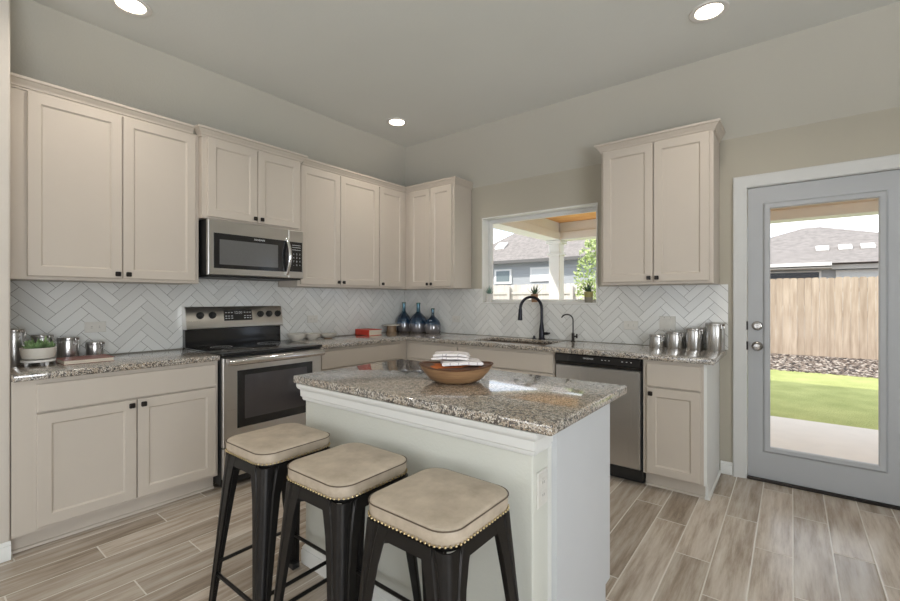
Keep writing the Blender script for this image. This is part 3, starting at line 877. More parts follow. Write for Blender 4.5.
# ------------------------------------------------------------------ island
isl = thing('kitchen_island', (2.4, -2.2, 0), 'white kitchen island with a half wall on the side of the stools', 'island')
PX0, PX1, PY0, PY1 = 1.770, 2.988, -2.522, -2.412
MB().cells([PX0, PX1], [PY0, PY1], lambda a, b_: True, 0.001, 0.868, 'xy', 0.006).build('half_wall', M['islandwall'], isl)
MB().prism([(-2.4115, 0.001), (-1.955, 0.001), (-1.955, 0.1), (-1.895, 0.1), (-1.895, 0.868), (-2.4115, 0.868)], PX0 + 0.02, 2.999).build('body', M['trim'], isl)
MB().prism([(-2.4115, 0.001), (-1.935, 0.001), (-1.935, 0.095), (-1.880, 0.095), (-1.880, 0.868), (-2.4115, 0.868)], 2.9995, 3.018).build('end_panel', M['islpanel'], isl)
for (p0, p1) in ((1.80, 2.39), (2.396, 2.992)):
    o = MB(lambda w, d, z: (w, -1.895 + d, z)).shaker(p0, p1, 0.0005, 0.02, 0.118, 0.84).build('door', M['trim'], isl)
    knob(lambda w, d, z: (w, -1.895 + d, z), 2.37 if p0 < 2 else 2.436, 0.02, 0.80, o)
CAP = [(0, 0.790), (0.006, 0.788), (0.010, 0.795), (0.010, 0.803), (0.016, 0.808), (0.017, 0.838), (0.026, 0.846), (0.030, 0.856), (0.030, 0.868), (0, 0.868)]
MB().sweep([(2.9885, PY1 + 0.0), (2.9885, PY0 - 0.0005), (PX0 - 0.0005, PY0 - 0.0005), (PX0 - 0.0005, PY1)][::-1], [(-o_, z) for o_, z in CAP]).build('cap_moulding', M['trim'], isl)
MB().sweep([(2.9885, -2.412), (2.9885, PY0 - 0.0005), (PX0 - 0.0005, PY0 - 0.0005), (PX0 - 0.0005, PY1)][::-1], [(-o_, z) for o_, z in BP]).build('baseboard', M['trim'], isl)
MB().sweep([(3.0185, -1.936), (3.0185, -2.400)], [(-o_, z) for o_, z in [(0, 0.001), (0.011, 0.001), (0.009, 0.012), (0, 0.018)]][::-1]).build('shoe_moulding', M['trim'], isl)
o = MB().cells([1.716, 3.068], [-2.556, -1.806], lambda a, b_: True, CT0 - 0.0005, CT1, 'xy', 0.007).build('countertop', M['granite'])
origin(o, (2.4, -2.2, CT0)); tag(o, 'polished speckled granite top of the island, reflecting the window', 'countertop')

# ------------------------------------------------------------------ bar stools
def stool():
    t = thing('bar_stool', (0, 0, 0), 'x', 'bar stool', 'bar stools along the island')
    HS, ZS0, ZS1 = 0.162, 0.6565, 0.709
    def rsq(h, r, z, n=8):
        out = []
        for (sx, sy, a0_) in ((1, 1, 0), (-1, 1, 90), (-1, -1, 180), (1, -1, 270)):
            for i in range(n + 1):
                a = math.radians(a0_ + 90 * i / n); out.append((sx * (h - r) + r * math.cos(a), sy * (h - r) + r * math.sin(a), z))
        return out
    RC = 0.062
    s_ = MB()
    rings = [rsq(HS - 0.010, RC, ZS0), rsq(HS - 0.003, RC, ZS0 + 0.006), rsq(HS, RC, ZS0 + 0.02), rsq(HS, RC, ZS1 - 0.012), rsq(HS - 0.002, RC, ZS1 - 0.004)]
    for f, dz in ((0.97, 0.0), (0.88, 0.0035), (0.7, 0.006), (0.45, 0.008), (0.2, 0.009)): rings.append(rsq(HS * f, RC * f, ZS1 - 0.002 + dz))
    s_.loft(rings); seat = s_.build('seat', M['seat'], t, angle=1.2)
    MB().tube(rsq(HS + 0.0005, RC, ZS1 - 0.006), 0.0020, 6, closed=True).build('piping', M['piping'], seat)
    n_ = MB(); per = rsq(HS + 0.0005, RC, ZS0 + 0.009, 10)
    L = [0]
    for a, b_ in zip(per, per[1:] + per[:1]): L.append(L[-1] + math.dist(a, b_))
    k = 0; N = 84
    for i in range(N):
        d = L[-1] * i / N
        while L[k + 1] < d: k += 1
        f = (d - L[k]) / (L[k + 1] - L[k]); a, b_ = Vector(per[k]), Vector(per[(k + 1) % len(per)])
        p = a + (b_ - a) * f; sph = bmesh.new(); bmesh.ops.create_icosphere(sph, subdivisions=1, radius=0.0042)
        n_.join(sph, Matrix.Translation(p))
    n_.build('nailhead_trim', M['brass'], seat)
    MB().loft([rsq(0.146, 0.05, 0.644), rsq(0.146, 0.05, 0.656)]).build('seat_plate', M['gunmetal'], t)
    TOP, BOT, ZA = 0.154, 0.203, 0.650
    def corner(z):
        return BOT + (TOP - BOT) * z / ZA
    def flange(z): return 0.034 + 0.046 * (z / ZA) ** 1.15
    th = 0.0035
    for sx in (1, -1):
        for sy in (1, -1):
            l_ = MB(lambda x, y, z: (sx * x, sy * y, z)); rings = []
            for z in (0.022, 0.15, 0.3, 0.45, 0.54, 0.60, ZA):
                cc_, f = corner(z), flange(z)
                if z > 0.5: f += 0.02 * ((z - 0.5) / 0.15) ** 2
                rad = 0.022
                outp = [(cc_ - f, cc_), (cc_ - f * 0.62, cc_), (cc_ - f * 0.56, cc_ - 0.004), (cc_ - f * 0.46, cc_ - 0.004), (cc_ - f * 0.40, cc_)]
                outp += [(cc_ - rad + rad * math.sin(math.radians(a)), cc_ - rad + rad * math.cos(math.radians(a))) for a in (0, 22, 45, 68, 90)] if f * 0.40 > rad else [(cc_ - f * 0.4 + f * 0.4 * math.sin(math.radians(a)), cc_ - f * 0.4 + f * 0.4 * math.cos(math.radians(a))) for a in (5, 25, 45, 65, 85)]
                outp += [(y, x) for x, y in outp[:5]][::-1]
                inn = [(x - th, y - th) for x, y in outp]
                inn[0] = (outp[0][0], outp[0][1] - th); inn[-1] = (outp[-1][0] - th, outp[-1][1])
                rings.append([(x, y, z) for x, y in outp] + [(x, y, z) for x, y in inn[::-1]])
            l_.loft(rings); leg = l_.build('leg', M['gunmetal'], t)
            q = corner(0.0)
            MB(lambda x, y, z: (sx * x, sy * y, z)).box(q - 0.036, q + 0.003, q - 0.036, q + 0.003, 0.001, 0.030, 0.006, 2).build('foot_cap', M['blackmatte'], leg)
    # aprons with an arched lower edge
    def rot(k): return [lambda x, y, z: (x, y, z), lambda x, y, z: (-y, x, z), lambda x, y, z: (-x, -y, z), lambda x, y, z: (y, -x, z)][k]
    for k in range(4):
        a_ = MB(rot(k)); up, lo = [], []
        for i in range(13):
            x = -0.1 + 0.2 * i / 12; e_ = (abs(x) / 0.1)
            up.append((x, 0.652)); lo.append((x, 0.614 - 0.03 * max(0, (e_ - 0.72) / 0.28) ** 2))
        pl = up + lo[::-1]
        a_.loft([[(x, corner(z) - 0.0040, z) for x, z in pl], [(x, corner(z) - 0.0008, z) for x, z in pl]])
        a_.build('apron', M['gunmetal'], t)
        zs = 0.20 if k % 2 else 0.165
        MB(rot(k)).tube([(-corner(zs) + 0.012, corner(zs) - 0.012, zs), (corner(zs) - 0.012, corner(zs) - 0.012, zs)], 0.0075, 8).build('stretcher', M['gunmetal'], t)
    br = MB()
    for sg in (1, -1):
        a = 0.150; zb = 0.575 + 0.004 * sg
        br.tube([(-a, -a * sg, zb), (a, a * sg, zb)], 0.0055, 8)
    br.build('cross_brace', M['gunmetal'], t)
    return t


st = stool()
st['label'] = 'taupe leather bar stool nearest the range, first in the row'
st.location = (1.950, -2.766, 0)
dup(st, (2.397, -2.766, 0), 'taupe leather bar stool standing between the other two stools')
dup(st, (2.814, -2.768, 0), 'taupe leather bar stool at the outlet end of the island, closest to the viewer')

# ------------------------------------------------------------------ outlets and switches
def outlet(m, w, d, z, label, gang=1, horizontal=False, kind='outlet', ww=None):
    t = thing('wall_outlet' if kind == 'outlet' else 'light_switch', m(w, d, z), label, kind)
    a, b_ = (0.035, 0.057)
    if gang > 1: a = 0.035 + 0.023 * (gang - 1)
    if horizontal: a, b_ = b_, a
    MB(m).slab(w - a, w + a, d, d + 0.006, z - b_, z + b_, 0.003).build('cover_plate', M['outlet'], t)
    f = MB(m); s2 = MB(m)
    for g_ in range(gang):
        cx_ = w + (g_ - (gang - 1) / 2) * 0.046
        for s_ in (-1, 1):
            if kind == 'outlet':
                cw, cz = (cx_ + s_ * 0.02, z) if horizontal else (cx_, z + s_ * 0.02)
                f.box(cw - 0.014, cw + 0.014, d + 0.0055, d + 0.0075, cz - 0.014, cz + 0.014, 0.0008)
                for e_ in (-0.005, 0.005):
                    if horizontal: s2.box(cw - 0.004, cw + 0.004, d + 0.0074, d + 0.0078, cz + e_ - 0.001, cz + e_ + 0.001)
                    else: s2.box(cw + e_ - 0.001, cw + e_ + 0.001, d + 0.0074, d + 0.0078, cz - 0.004, cz + 0.004)
            else:
                s2.lathe(0, 0, [(0.003, 0), (0.003, 0.0004)], 8) if False else s2.box(cx_ - 0.002, cx_ + 0.002, d + 0.006, d + 0.0066, z + s_ * 0.045 - 0.002, z + s_ * 0.045 + 0.002)
        if kind != 'outlet': f.box(cx_ - 0.016, cx_ + 0.016, d + 0.0055, d + 0.009, z - 0.033, z + 0.033, 0.002)
    f.build('face', M['outlet'], t); s2.build('slot', M['slot'], t)


outlet(L_, -2.932, 0.0078, 1.092, 'pale outlet plate on the tile above the brown book', horizontal=True)
outlet(L_, -1.276, 0.0078, 1.085, 'pale outlet plate on the tile above the row of white bowls', horizontal=True)
outlet(B_, 0.781, 0.0078, 1.06, 'pale outlet plate on the tile between the blue bottles and the window', horizontal=True)
outlet(B_, 2.585, 0.0078, 1.06, 'pale outlet plate on the tile just left of the switch plate', horizontal=True)
outlet(B_, 2.86, 0.0078, 1.085, 'pale two-gang switch plate on the tile above the shorter canisters', gang=2, kind='light switch')
outlet(lambda w, d, z: (2.9888 + d, w, z), -2.464, 0, 0.668, 'white outlet on the end of the island half wall')

# ------------------------------------------------------------------ ceiling lights
LAMPS = [((3.265, -0.972), 'recessed ceiling light near the glazed door, in front of the lone wall cabinet'),
         ((0.831, -0.961), 'recessed ceiling light in front of the room corner'),
         ((0.807, -2.96), 'recessed ceiling light above the tall two-door wall cabinet by the wall end')]
proto = None
for (x, y), lab in LAMPS:
    if proto is None:
        proto = thing('recessed_light', (x, y, ZC), lab, 'ceiling light', 'recessed ceiling lights')
        MB().lathe(x, y, [(0.096, ZC - 0.0005), (0.096, ZC - 0.006), (0.088, ZC - 0.009), (0.070, ZC - 0.005), (0.067, ZC - 0.0005)], 40, cap0=False, cap1=False).build('trim_ring', M['white'], proto)
        MB().lathe(x, y, [(0.0665, ZC - 0.001), (0.0665, ZC - 0.004), (0.045, ZC - 0.0055), (0.001, ZC - 0.006)], 32).build('lens', M['lens'], proto)
    else:
        dup(proto, (x, y, ZC), lab)
    light('recessed_lamp_glow', 'AREA', (x, y, ZC - 0.012), (0, 0, 0), DOWNLIGHT, (1, 0.91, 0.81), shape='DISK', size=0.12, spread=math.radians(140))

# ------------------------------------------------------------------ faucets
fx, fy = 1.816, -0.075
fa = thing('faucet', (fx, fy, CT1), 'tall black gooseneck pull-down kitchen faucet at the sink', 'faucet')
MB().lathe(fx, fy, [(0.032, CT1 + 0.0003), (0.032, CT1 + 0.008), (0.025, CT1 + 0.014), (0.024, CT1 + 0.09), (0.018, CT1 + 0.13), (0.014, CT1 + 0.16)], 24).build('base', M['faucet'], fa)
dirv = Vector((-0.62, -0.78, 0)).normalized()
pts = [(fx, fy, CT1 + 0.13 + 0.02 * i) for i in range(8)]
R_ = 0.105
cen = Vector((fx, fy, CT1 + 0.285)) + dirv * R_
for i in range(1, 17):
    a = PI - PI * 1.02 * i / 16; p = cen + dirv * (R_ * math.cos(a)) + Vector((0, 0, R_ * math.sin(a))); pts.append(tuple(p))
MB().tube(pts, 0.0135, 14).build('spout', M['faucet'], fa)
e0 = Vector(pts[-1]); dn = (Vector(pts[-1]) - Vector(pts[-2])).normalized()
MB().tube([e0 - dn * 0.005, e0 + dn * 0.02, e0 + dn * 0.07, e0 + dn * 0.095, e0 + dn * 0.10], [0.015, 0.017, 0.019, 0.022, 0.018], 16).build('spray_head', M['faucet'], fa)
hd = MB(); hd.tube([(fx + 0.015, fy, CT1 + 0.055), (fx + 0.06, fy - 0.003, CT1 + 0.057)], 0.014, 12).tube([(fx + 0.06, fy - 0.003, CT1 + 0.057), (fx + 0.085, fy - 0.02, CT1 + 0.062), (fx + 0.10, fy - 0.05, CT1 + 0.066)], [0.012, 0.009, 0.006], 10)
hd.build('lever', M['faucet'], fa)
gx, gy = 2.12, -0.085
fb = thing('filter_tap', (gx, gy, CT1), 'small slim black filtered water tap beside the tall faucet', 'faucet')
MB().lathe(gx, gy, [(0.02, CT1 + 0.0003), (0.02, CT1 + 0.006), (0.013, CT1 + 0.01), (0.013, CT1 + 0.07), (0.008, CT1 + 0.076)], 18).build('base', M['bronze'], fb)
pts = [(gx, gy, CT1 + 0.07 + 0.02 * i) for i in range(6)]; R_ = 0.052; dv = Vector((-0.85, -0.52, 0)).normalized(); cen = Vector((gx, gy, CT1 + 0.185)) + dv * R_
for i in range(1, 13):
    a = PI - PI * 0.86 * i / 12; pts.append(tuple(cen + dv * (R_ * math.cos(a)) + Vector((0, 0, R_ * math.sin(a)))))
MB().tube(pts, 0.006, 10).build('spout', M['bronze'], fb)
MB().tube([(gx + 0.008, gy, CT1 + 0.045), (gx + 0.03, gy, CT1 + 0.046)], 0.008, 10).box(gx + 0.028, gx + 0.04, gy - 0.006, gy + 0.006, CT1 + 0.03, CT1 + 0.068, 0.002).build('lever', M['bronze'], fb)
sd = thing('air_gap_cap', (1.745, -0.085, CT1), 'small black button cap on the counter behind the sink', 'sink fitting')
MB().lathe(1.745, -0.085, [(0.02, CT1 + 0.0003), (0.02, CT1 + 0.006), (0.012, CT1 + 0.01), (0.011, CT1 + 0.03), (0.007, CT1 + 0.033)], 16).build('cap', M['faucet'], sd)

# ------------------------------------------------------------------ canisters
def canister(x, y, r, h, label, group, ang=0.0):
    t = thing('canister', (x, y, CT1), label, 'canister', group); z = CT1 + 0.0005
    MB().lathe(x, y, [(r * 0.97, z), (r, z + 0.003), (r, z + h - 0.025), (r * 0.985, z + h - 0.022)], 36).build('body', M['canister'], t)
    MB().lathe(x, y, [(r * 1.02, z + h - 0.0215), (r * 1.04, z + h - 0.018), (r * 1.04, z + h - 0.008), (r * 0.97, z + h - 0.003), (r * 0.9, z + h - 0.002), (r * 0.3, z + h)], 36).build('lid', M['canister'], t)
    for s_ in (0, PI):
        a = ang + s_; k = MB(lambda p, q_, zz: (x + p * math.cos(a) - q_ * math.sin(a), y + p * math.sin(a) + q_ * math.cos(a), zz))
        k.tube([(r * 1.0, -0.012, z + h - 0.05), (r + 0.012, -0.012, z + h - 0.04), (r + 0.012, -0.012, z + h - 0.012)], 0.002, 6)
        k.tube([(r * 1.0, 0.012, z + h - 0.05), (r + 0.012, 0.012, z + h - 0.04), (r + 0.012, 0.012, z + h - 0.012)], 0.002, 6)
        k.box(r * 1.02, r + 0.015, -0.013, 0.013, z + h - 0.022, z + h - 0.006, 0.002)
        k.build('clasp', M['nickel'] if ang else M['nickel'], t)


G1, G2 = 'steel canisters at the wall end of the counter', 'steel canisters at the door end of the counter'
canister(0.17, -3.335, 0.050, 0.205, 'tallest steel canister of the set by the wall end, partly behind the wall', G1, 0.5)
canister(0.10, -3.205, 0.050, 0.162, 'steel canister directly behind the potted succulent', G1, 0.5)
canister(0.145, -3.094, 0.051, 0.142, 'steel canister between the succulent and the shortest of its set', G1, 0.5)
canister(0.110, -2.957, 0.045, 0.103, 'shortest steel canister at the range end of the set', G1, 0.5)
canister(2.805, -0.105, 0.055, 0.100, 'shortest steel canister of the set beside the glazed door', G2, 2.4)
canister(2.930, -0.100, 0.057, 0.128, 'second shortest steel canister of the set beside the glazed door', G2, 2.4)
canister(3.057, -0.095, 0.058, 0.160, 'second tallest steel canister of the set beside the glazed door', G2, 2.4)
canister(3.190, -0.090, 0.060, 0.200, 'tallest steel canister at the counter end beside the glazed door', G2, 2.4)

# ------------------------------------------------------------------ succulent pot and brown book
px_, py_ = 0.30, -3.252
pt = thing('potted_succulent', (px_, py_, CT1), 'low white bowl planted with green succulents on a small stand', 'potted plant')
z = CT1 + 0.0005
MB().lathe(px_, py_, [(0.045, z + 0.036), (0.066, z + 0.042), (0.075, z + 0.066), (0.077, z + 0.10), (0.073, z + 0.10), (0.069, z + 0.085), (0.0005, z + 0.083)], 36).build('bowl', M['ceramic'], pt)
sb = MB().lathe(px_, py_, [(0.068, z + 0.020), (0.074, z + 0.023), (0.074, z + 0.033), (0.046, z + 0.0355)], 32)
for a in range(3):
    q = a * 2 * PI / 3 + 0.6; sb.lathe(px_ + 0.05 * math.cos(q), py_ + 0.05 * math.sin(q), [(0.008, z), (0.01, z + 0.022)], 8)
sb.build('stand', M['white'], pt)
MB().lathe(px_, py_, [(0.0685, z + 0.0855), (0.066, z + 0.09), (0.03, z + 0.093)], 24).build('soil', M['soil'], pt)


def rosette(mb, c, n, ln, wd, up, tilt0=0.3):
    for i in range(n):
        a = i * 2.39996; t_ = tilt0 + (1.25 - tilt0) * (1 - i / n)
        d = Vector((math.cos(a) * math.sin(t_), math.sin(a) * math.sin(t_), math.cos(t_))); s_ = Vector((-math.sin(a), math.cos(a), 0)); nn_ = d.cross(s_)
        l_ = ln * (0.75 + 0.5 * random.random()); rings = []
        for f, w_ in ((0, 0.5), (0.3, 1.0), (0.6, 0.85), (0.85, 0.4), (1.0, 0.04)):
            p = Vector(c) + d * (l_ * f) + Vector((0, 0, up * f * f))
            rings.append([tuple(p + s_ * wd * w_), tuple(p + nn_ * wd * w_ * 0.4), tuple(p - s_ * wd * w_), tuple(p - nn_ * wd * w_ * 0.35)])
        mb.loft(rings)


for (dx, dy, n_, l_, w_) in ((-0.02, -0.035, 15, 0.040, 0.012), (0.028, -0.008, 17, 0.036, 0.013), (-0.012, 0.025, 13, 0.060, 0.008), (0.018, 0.045, 13, 0.034, 0.012), (0.035, -0.038, 13, 0.032, 0.012), (-0.04, 0.0, 12, 0.052, 0.009)):
    rm = MB(); rosette(rm, (px_ + dx, py_ + dy, z + 0.091), n_, l_, w_, 0.01); rm.build('succulent', M['leaf'], pt)


def book(name_, cx, cy, z, lx, ly, h, ang, cover, label, base_t=0.003):
    t = thing(name_, (cx, cy, z), label, 'book'); ca, sa = math.cos(ang), math.sin(ang)
    f = lambda a, b_, zz: (cx + a * ca - b_ * sa, cy + a * sa + b_ * ca, z + zz)
    k = MB(f); k.box(-lx / 2, lx / 2, -ly / 2, ly / 2, 0.0005, base_t, 0.0008); k.box(-lx / 2, lx / 2, -ly / 2, ly / 2, h - base_t, h, 0.0008)
    k.box(-lx / 2 - 0.001, -lx / 2 + base_t, -ly / 2, ly / 2, 0.001, h - 0.0005, 0.0008); k.build('cover', cover, t)
    MB(f).box(-lx / 2 + base_t, lx / 2 - 0.005, -ly / 2 + 0.005, ly / 2 - 0.005, base_t, h - base_t).build('pages', M['pages'], t)


book('book', 0.325, -3.05, CT1, 0.19, 0.235, 0.026, 0.0, M['brownbook'], 'russet brown book lying flat in front of the shorter canisters')
book('book', 0.155, -0.70, CT1, 0.165, 0.24, 0.058, 1.48, M['redbook'], 'thick orange-red book lying flat on the counter near the corner')

# ------------------------------------------------------------------ bowls, cake stand, bottles
for (x, y, r, h, lab) in ((0.15, -1.535, 0.085, 0.062, 'white ceramic bowl closest to the range'), (0.15, -1.375, 0.080, 0.055, 'white ceramic bowl between two others by the tile'), (0.17, -1.215, 0.080, 0.045, 'shallow white ceramic bowl with a dark foot, farthest from the range')):
    t = thing('bowl', (x, y, CT1), lab, 'bowl', 'white bowls beside the range'); z = CT1 + 0.0005
    MB().lathe(x, y, [(r * 0.5, z + 0.006), (r * 0.8, z + h * 0.45), (r, z + h), (r * 0.96, z + h), (r * 0.75, z + h * 0.5), (r * 0.4, z + 0.012), (0.001, z + 0.011)], 32).build('bowl_body', M['ceramic'], t)
    MB().lathe(x, y, [(r * 0.48, z), (r * 0.46, z + 0.0055)], 24).build('foot', M['potbrown'] if 'dark' in lab else M['ceramic'], t)
cs = thing('cake_stand', (0.13, -0.345, CT1), 'small cake stand with a white plate on a wooden drum', 'cake stand'); z = CT1 + 0.0005
MB().lathe(0.13, -0.345, [(0.058, z), (0.054, z + 0.02), (0.05, z + 0.075)], 28).build('pedestal', M['pedestal'], cs)
MB().lathe(0.13, -0.345, [(0.05, z + 0.0755), (0.098, z + 0.079), (0.1, z + 0.086), (0.09, z + 0.086), (0.001, z + 0.084)], 36).build('plate', M['ceramic'], cs)


def bottle(x, y, R0, h, neck, label):
    t = thing('glass_bottle', (x, y, CT1), label, 'bottle', 'blue glass bottles in the corner'); z = CT1 + 0.0005
    MB().lathe(x, y, [(R0 * 0.84, z), (R0 * 0.95, z + 0.012), (R0, z + h * 0.16), (R0 * 0.99, z + h * 0.28), (R0 * 0.93, z + h * 0.39), (R0 * 0.78, z + h * 0.50), (R0 * 0.50, z + h * 0.60), (neck * 1.3, z + h * 0.67), (neck, z + h * 0.73), (neck, z + h * 0.955)], 36).build('body', M['bottle'], t, angle=1.3)
    MB().lathe(x, y, [(neck * 1.02, z + h * 0.9555), (neck * 1.2, z + h * 0.962), (neck * 1.2, z + h * 0.985), (neck * 0.9, z + h)], 20).build('lip', M['cork'], t)


bottle(0.118, -0.135, 0.088, 0.335, 0.020, 'blue glass bottle deepest in the corner, beside the cake stand')
bottle(0.330, -0.122, 0.104, 0.330, 0.021, 'widest blue glass bottle, with the other two at its sides')
bottle(0.535, -0.115, 0.092, 0.270, 0.018, 'shortest teal glass bottle with a grey base, nearest the window')

# ------------------------------------------------------------------ wooden bowl with towels
bx, by = 2.432, -2.189
wbw = thing('wooden_bowl', (bx, by, CT1), 'brown wooden bowl with a dark rim holding towels on the island', 'bowl'); z = CT1 + 0.0005
A = 0.6644
def wob(prof, mat, name_):
    k = MB(lambda a, b_, zz: (bx + a * math.cos(A) - b_ * math.sin(A), by + a * math.sin(A) + b_ * math.cos(A), zz)); n = 48; rings = []
    for r, h in prof:
        ring = []
        for i in range(n):
            q = 2 * PI * i / n; s_ = 1 + 0.05 * math.cos(2 * q) * min(1, h / 0.08) + 0.012 * math.sin(3 * q + 1)
            ring.append((r * s_ * math.cos(q), r * s_ * 0.82 * math.sin(q), z + h * (1 + 0.10 * math.cos(2 * q))))
        rings.append(ring)
    k.loft(rings); return k.build(name_, mat, wbw)
wob([(0.085, 0), (0.115, 0.012), (0.145, 0.045), (0.158, 0.070), (0.150, 0.070), (0.13, 0.04), (0.1, 0.016), (0.002, 0.012)], M['bowlwood'], 'bowl_body')
wob([(0.1585, 0.0702), (0.162, 0.074), (0.158, 0.0775), (0.151, 0.075), (0.1495, 0.0702)], M['bowlrim'], 'rim').data.update()


def towel(name_, cx, cy, z, lx, ly, h, ang, folds, mat, label):
    """cloth folded into a pad: layers that wrap round at the fold"""
    ca, sa = math.cos(ang), math.sin(ang); k = MB(lambda a, b_, zz: (cx + a * ca - b_ * sa, cy + a * sa + b_ * ca, z + zz))
    th = h / folds; n = 18
    from mathutils import noise as NZ
    for i in range(folds):
        zc = th * (i + 0.5); rr = th / 2 * 0.95; sx = lx / 2 * (1 - 0.05 * (i % 2)); rings = []
        for j in range(n + 1):
            b_ = -ly / 2 + ly * j / n; pr = []
            for q in range(7): a = -PI / 2 + PI * q / 6; pr.append((sx - rr + rr * math.cos(a), rr * math.sin(a)))
            for q in range(1, 12): pr.append((sx - rr - (2 * (sx - rr)) * q / 12, rr))
            for q in range(7): a = PI / 2 + PI * q / 6; pr.append((-sx + rr + rr * math.cos(a), rr * math.sin(a)))
            for q in range(1, 12): pr.append((-sx + rr + (2 * (sx - rr)) * q / 12, -rr))
            ring = []
            for (a, e_) in pr:
                w_ = NZ.noise(Vector((a * 22 + cx * 9, b_ * 22, i * 3.1 + z * 7))); w2_ = NZ.noise(Vector((a * 30, b_ * 30 + 5, i + 9.0)))
                edge = 1 - 0.35 * abs(2 * j / n - 1) ** 6
                ring.append((a + 0.006 * w2_, b_ + 0.004 * w_, zc + e_ * edge + 0.0045 * w_ * (1 if e_ > 0 else 0.5) - 0.004 * (a / sx) ** 2))
            rings.append(ring)
        k.loft(rings)
    o = k.build(name_, mat, angle=1.2); origin(o, (cx, cy, z)); return tag(o, label, 'towel', 'towels in the wooden bowl')


towel('folded_towel', bx + 0.022, by + 0.012, z + 0.079, 0.18, 0.12, 0.020, A + 0.1, 1, M['towel'], 'crumpled lower checked towel resting in the wooden bowl')
towel('folded_towel', bx - 0.022, by - 0.004, z + 0.1035, 0.16, 0.115, 0.027, A - 0.12, 2, M['towel'], 'white checked towel folded on top of the pile in the wooden bowl')
towel('folded_towel', bx + 0.0, by + 0.0, z + 0.055, 0.235, 0.13, 0.020, A, 1, M['orange'], 'orange cloth at the bottom of the wooden bowl, under the towels')

# ------------------------------------------------------------------ plants on the window sill
ZS = WZ0 + 0.0125
def aloe(x, y, r, h, mats, label, leafmat, n, ln):
    t = thing('potted_aloe', (x, y, ZS), label, 'potted plant', 'plants on the window sill'); z = ZS
    q = r * 0.5
    MB().lathe(x, y, [(r * 0.8, z + 0.0003), (r * 0.92, z + h * 0.5)], 24).build('pot', mats[0], t)
    MB().lathe(x, y, [(r * 0.92, z + h * 0.5 + 0.0003), (r, z + h), (r * 0.9, z + h), (r * 0.85, z + h * 0.9), (0.001, z + h * 0.88)], 24).build('pot_rim', mats[1], t)
    k = MB(); rosette(k, (x, y, z + h * 0.9), n, ln, 0.0075, 0.012, 0.1); k.build('leaf_rosette', leafmat, t)


aloe(1.180, 0.022, 0.034, 0.085, (M['potwhite'], M['potwhite']), 'pale spiky plant in a white pot, at the corner end of the sill', M['aloepale'], 16, 0.075)
aloe(1.690, 0.028, 0.034, 0.080, (M['potbrown'], M['potbrown']), 'dark spiky plant in a brown pot, behind the tall faucet', M['aloe'], 18, 0.085)
aloe(2.222, 0.012, 0.040, 0.095, (M['potgrey'], M['potgold']), 'dark spiky plant in an olive and grey pot, at the cabinet end of the sill', M['aloe'], 18, 0.095)

# ------------------------------------------------------------------ outdoors
GZ = -0.12
struct(MB().box(-2.0, 9.0, 0.15, 2.72, GZ - 0.1, GZ).build('patio_slab', M['concrete']))
struct(MB().box(-25, 25, 2.72, 7.09, GZ - 0.2, GZ - 0.01).build('lawn', M['lawn']))
struct(MB().box(-25, 25, 7.09, 30, GZ - 0.2, GZ - 0.02).build('gravel_ground', plain('bare_soil', srgb(120, 104, 90), 0.95, nscale=15, amt=0.3)))
k = MB()
for i in range(8000):
    x, y = random.uniform(0.6, 7.4), random.uniform(7.0, 10.1)
    s_ = random.uniform(0.014, 0.034); sph = bmesh.new(); bmesh.ops.create_icosphere(sph, subdivisions=1, radius=s_)
    k.join(sph, Matrix.Translation((x, y, GZ - 0.01 + s_ * 0.3)) @ Matrix.Diagonal((1.2, 0.9, 0.6, 1)))
o = k.build('gravel', M['stone'], smooth=False); tag(o, 'strip of loose brown and grey gravel along the foot of the fence', 'gravel', kind='stuff')

# fence: planks on rails and posts
FY = 10.2
def fence(x0, x1, mat, label, rail_front):
    fe = thing('wood_fence', (x0, FY, GZ), label, 'fence'); k = MB(); x = x0
    while x < x1 - 0.01:
        wv = 0.138; top = 1.80 + random.uniform(-0.012, 0.012); d = random.uniform(0, 0.006)
        pr = [(x, GZ), (x + wv, GZ), (x + wv, top - 0.03), (x + wv - 0.025, top), (x + 0.025, top), (x, top - 0.03)]
        k.loft([[(a, FY - d, b_) for a, b_ in pr], [(a, FY + 0.016 - d, b_) for a, b_ in pr]]); x += 0.142
    k.build('picket_panel', mat, fe, smooth=False)
    for zz in (0.2, 0.85, 1.45):
        y_ = FY - 0.052 if rail_front else FY + 0.017
        MB().box(x0, x1, y_, y_ + 0.043, zz, zz + 0.09).build('rail', mat, fe)
    xx = x0 + 0.3
    while xx < x1:
        y_ = FY - 0.145 if rail_front else FY + 0.061
        MB().box(xx - 0.05, xx + 0.05, y_, y_ + 0.09, GZ, 1.72).build('post', mat, fe); xx += 2.4


fence(-0.8, 8.9, M['fence'], 'tall pale cedar plank fence behind the gravel, seen through the glazed door', False)
fence(-12.0, -1.004, M['fence_pale'], 'whitish plank fence seen through the kitchen window', True)
# patio cover
pc = thing('patio_cover', (0.82, 2.45, GZ), 'covered patio roof with a square corner post outside the window', 'patio cover')
MB().box(0.735, 0.905, 2.363, 2.533, GZ + 0.001, 2.155, 0.006).build('post', M['beam'], pc)
MB().box(0.715, 0.925, 2.343, 2.553, 1.93, 1.97, 0.006).box(0.700, 0.940, 2.328, 2.568, 2.11, 2.1545, 0.006).build('post_capital', M['beam'], pc)
MB().box(0.70, 0.93, 0.151, 2.335, 2.156, 2.27, 0.004).box(0.715, 0.915, 0.151, 2.335, 2.2705, 2.41, 0.004).build('side_beam', M['beam'], pc)
MB().box(0.70, 7.2, 2.336, 2.57, 2.156, 2.27, 0.004).box(0.715, 7.2, 2.352, 2.555, 2.2705, 2.41, 0.004).build('front_beam', M['beam'], pc)
MB().box(0.60, 7.3, 0.151, 2.75, 2.411, 2.44).build('ceiling_boards', M['ceilboard'], pc)
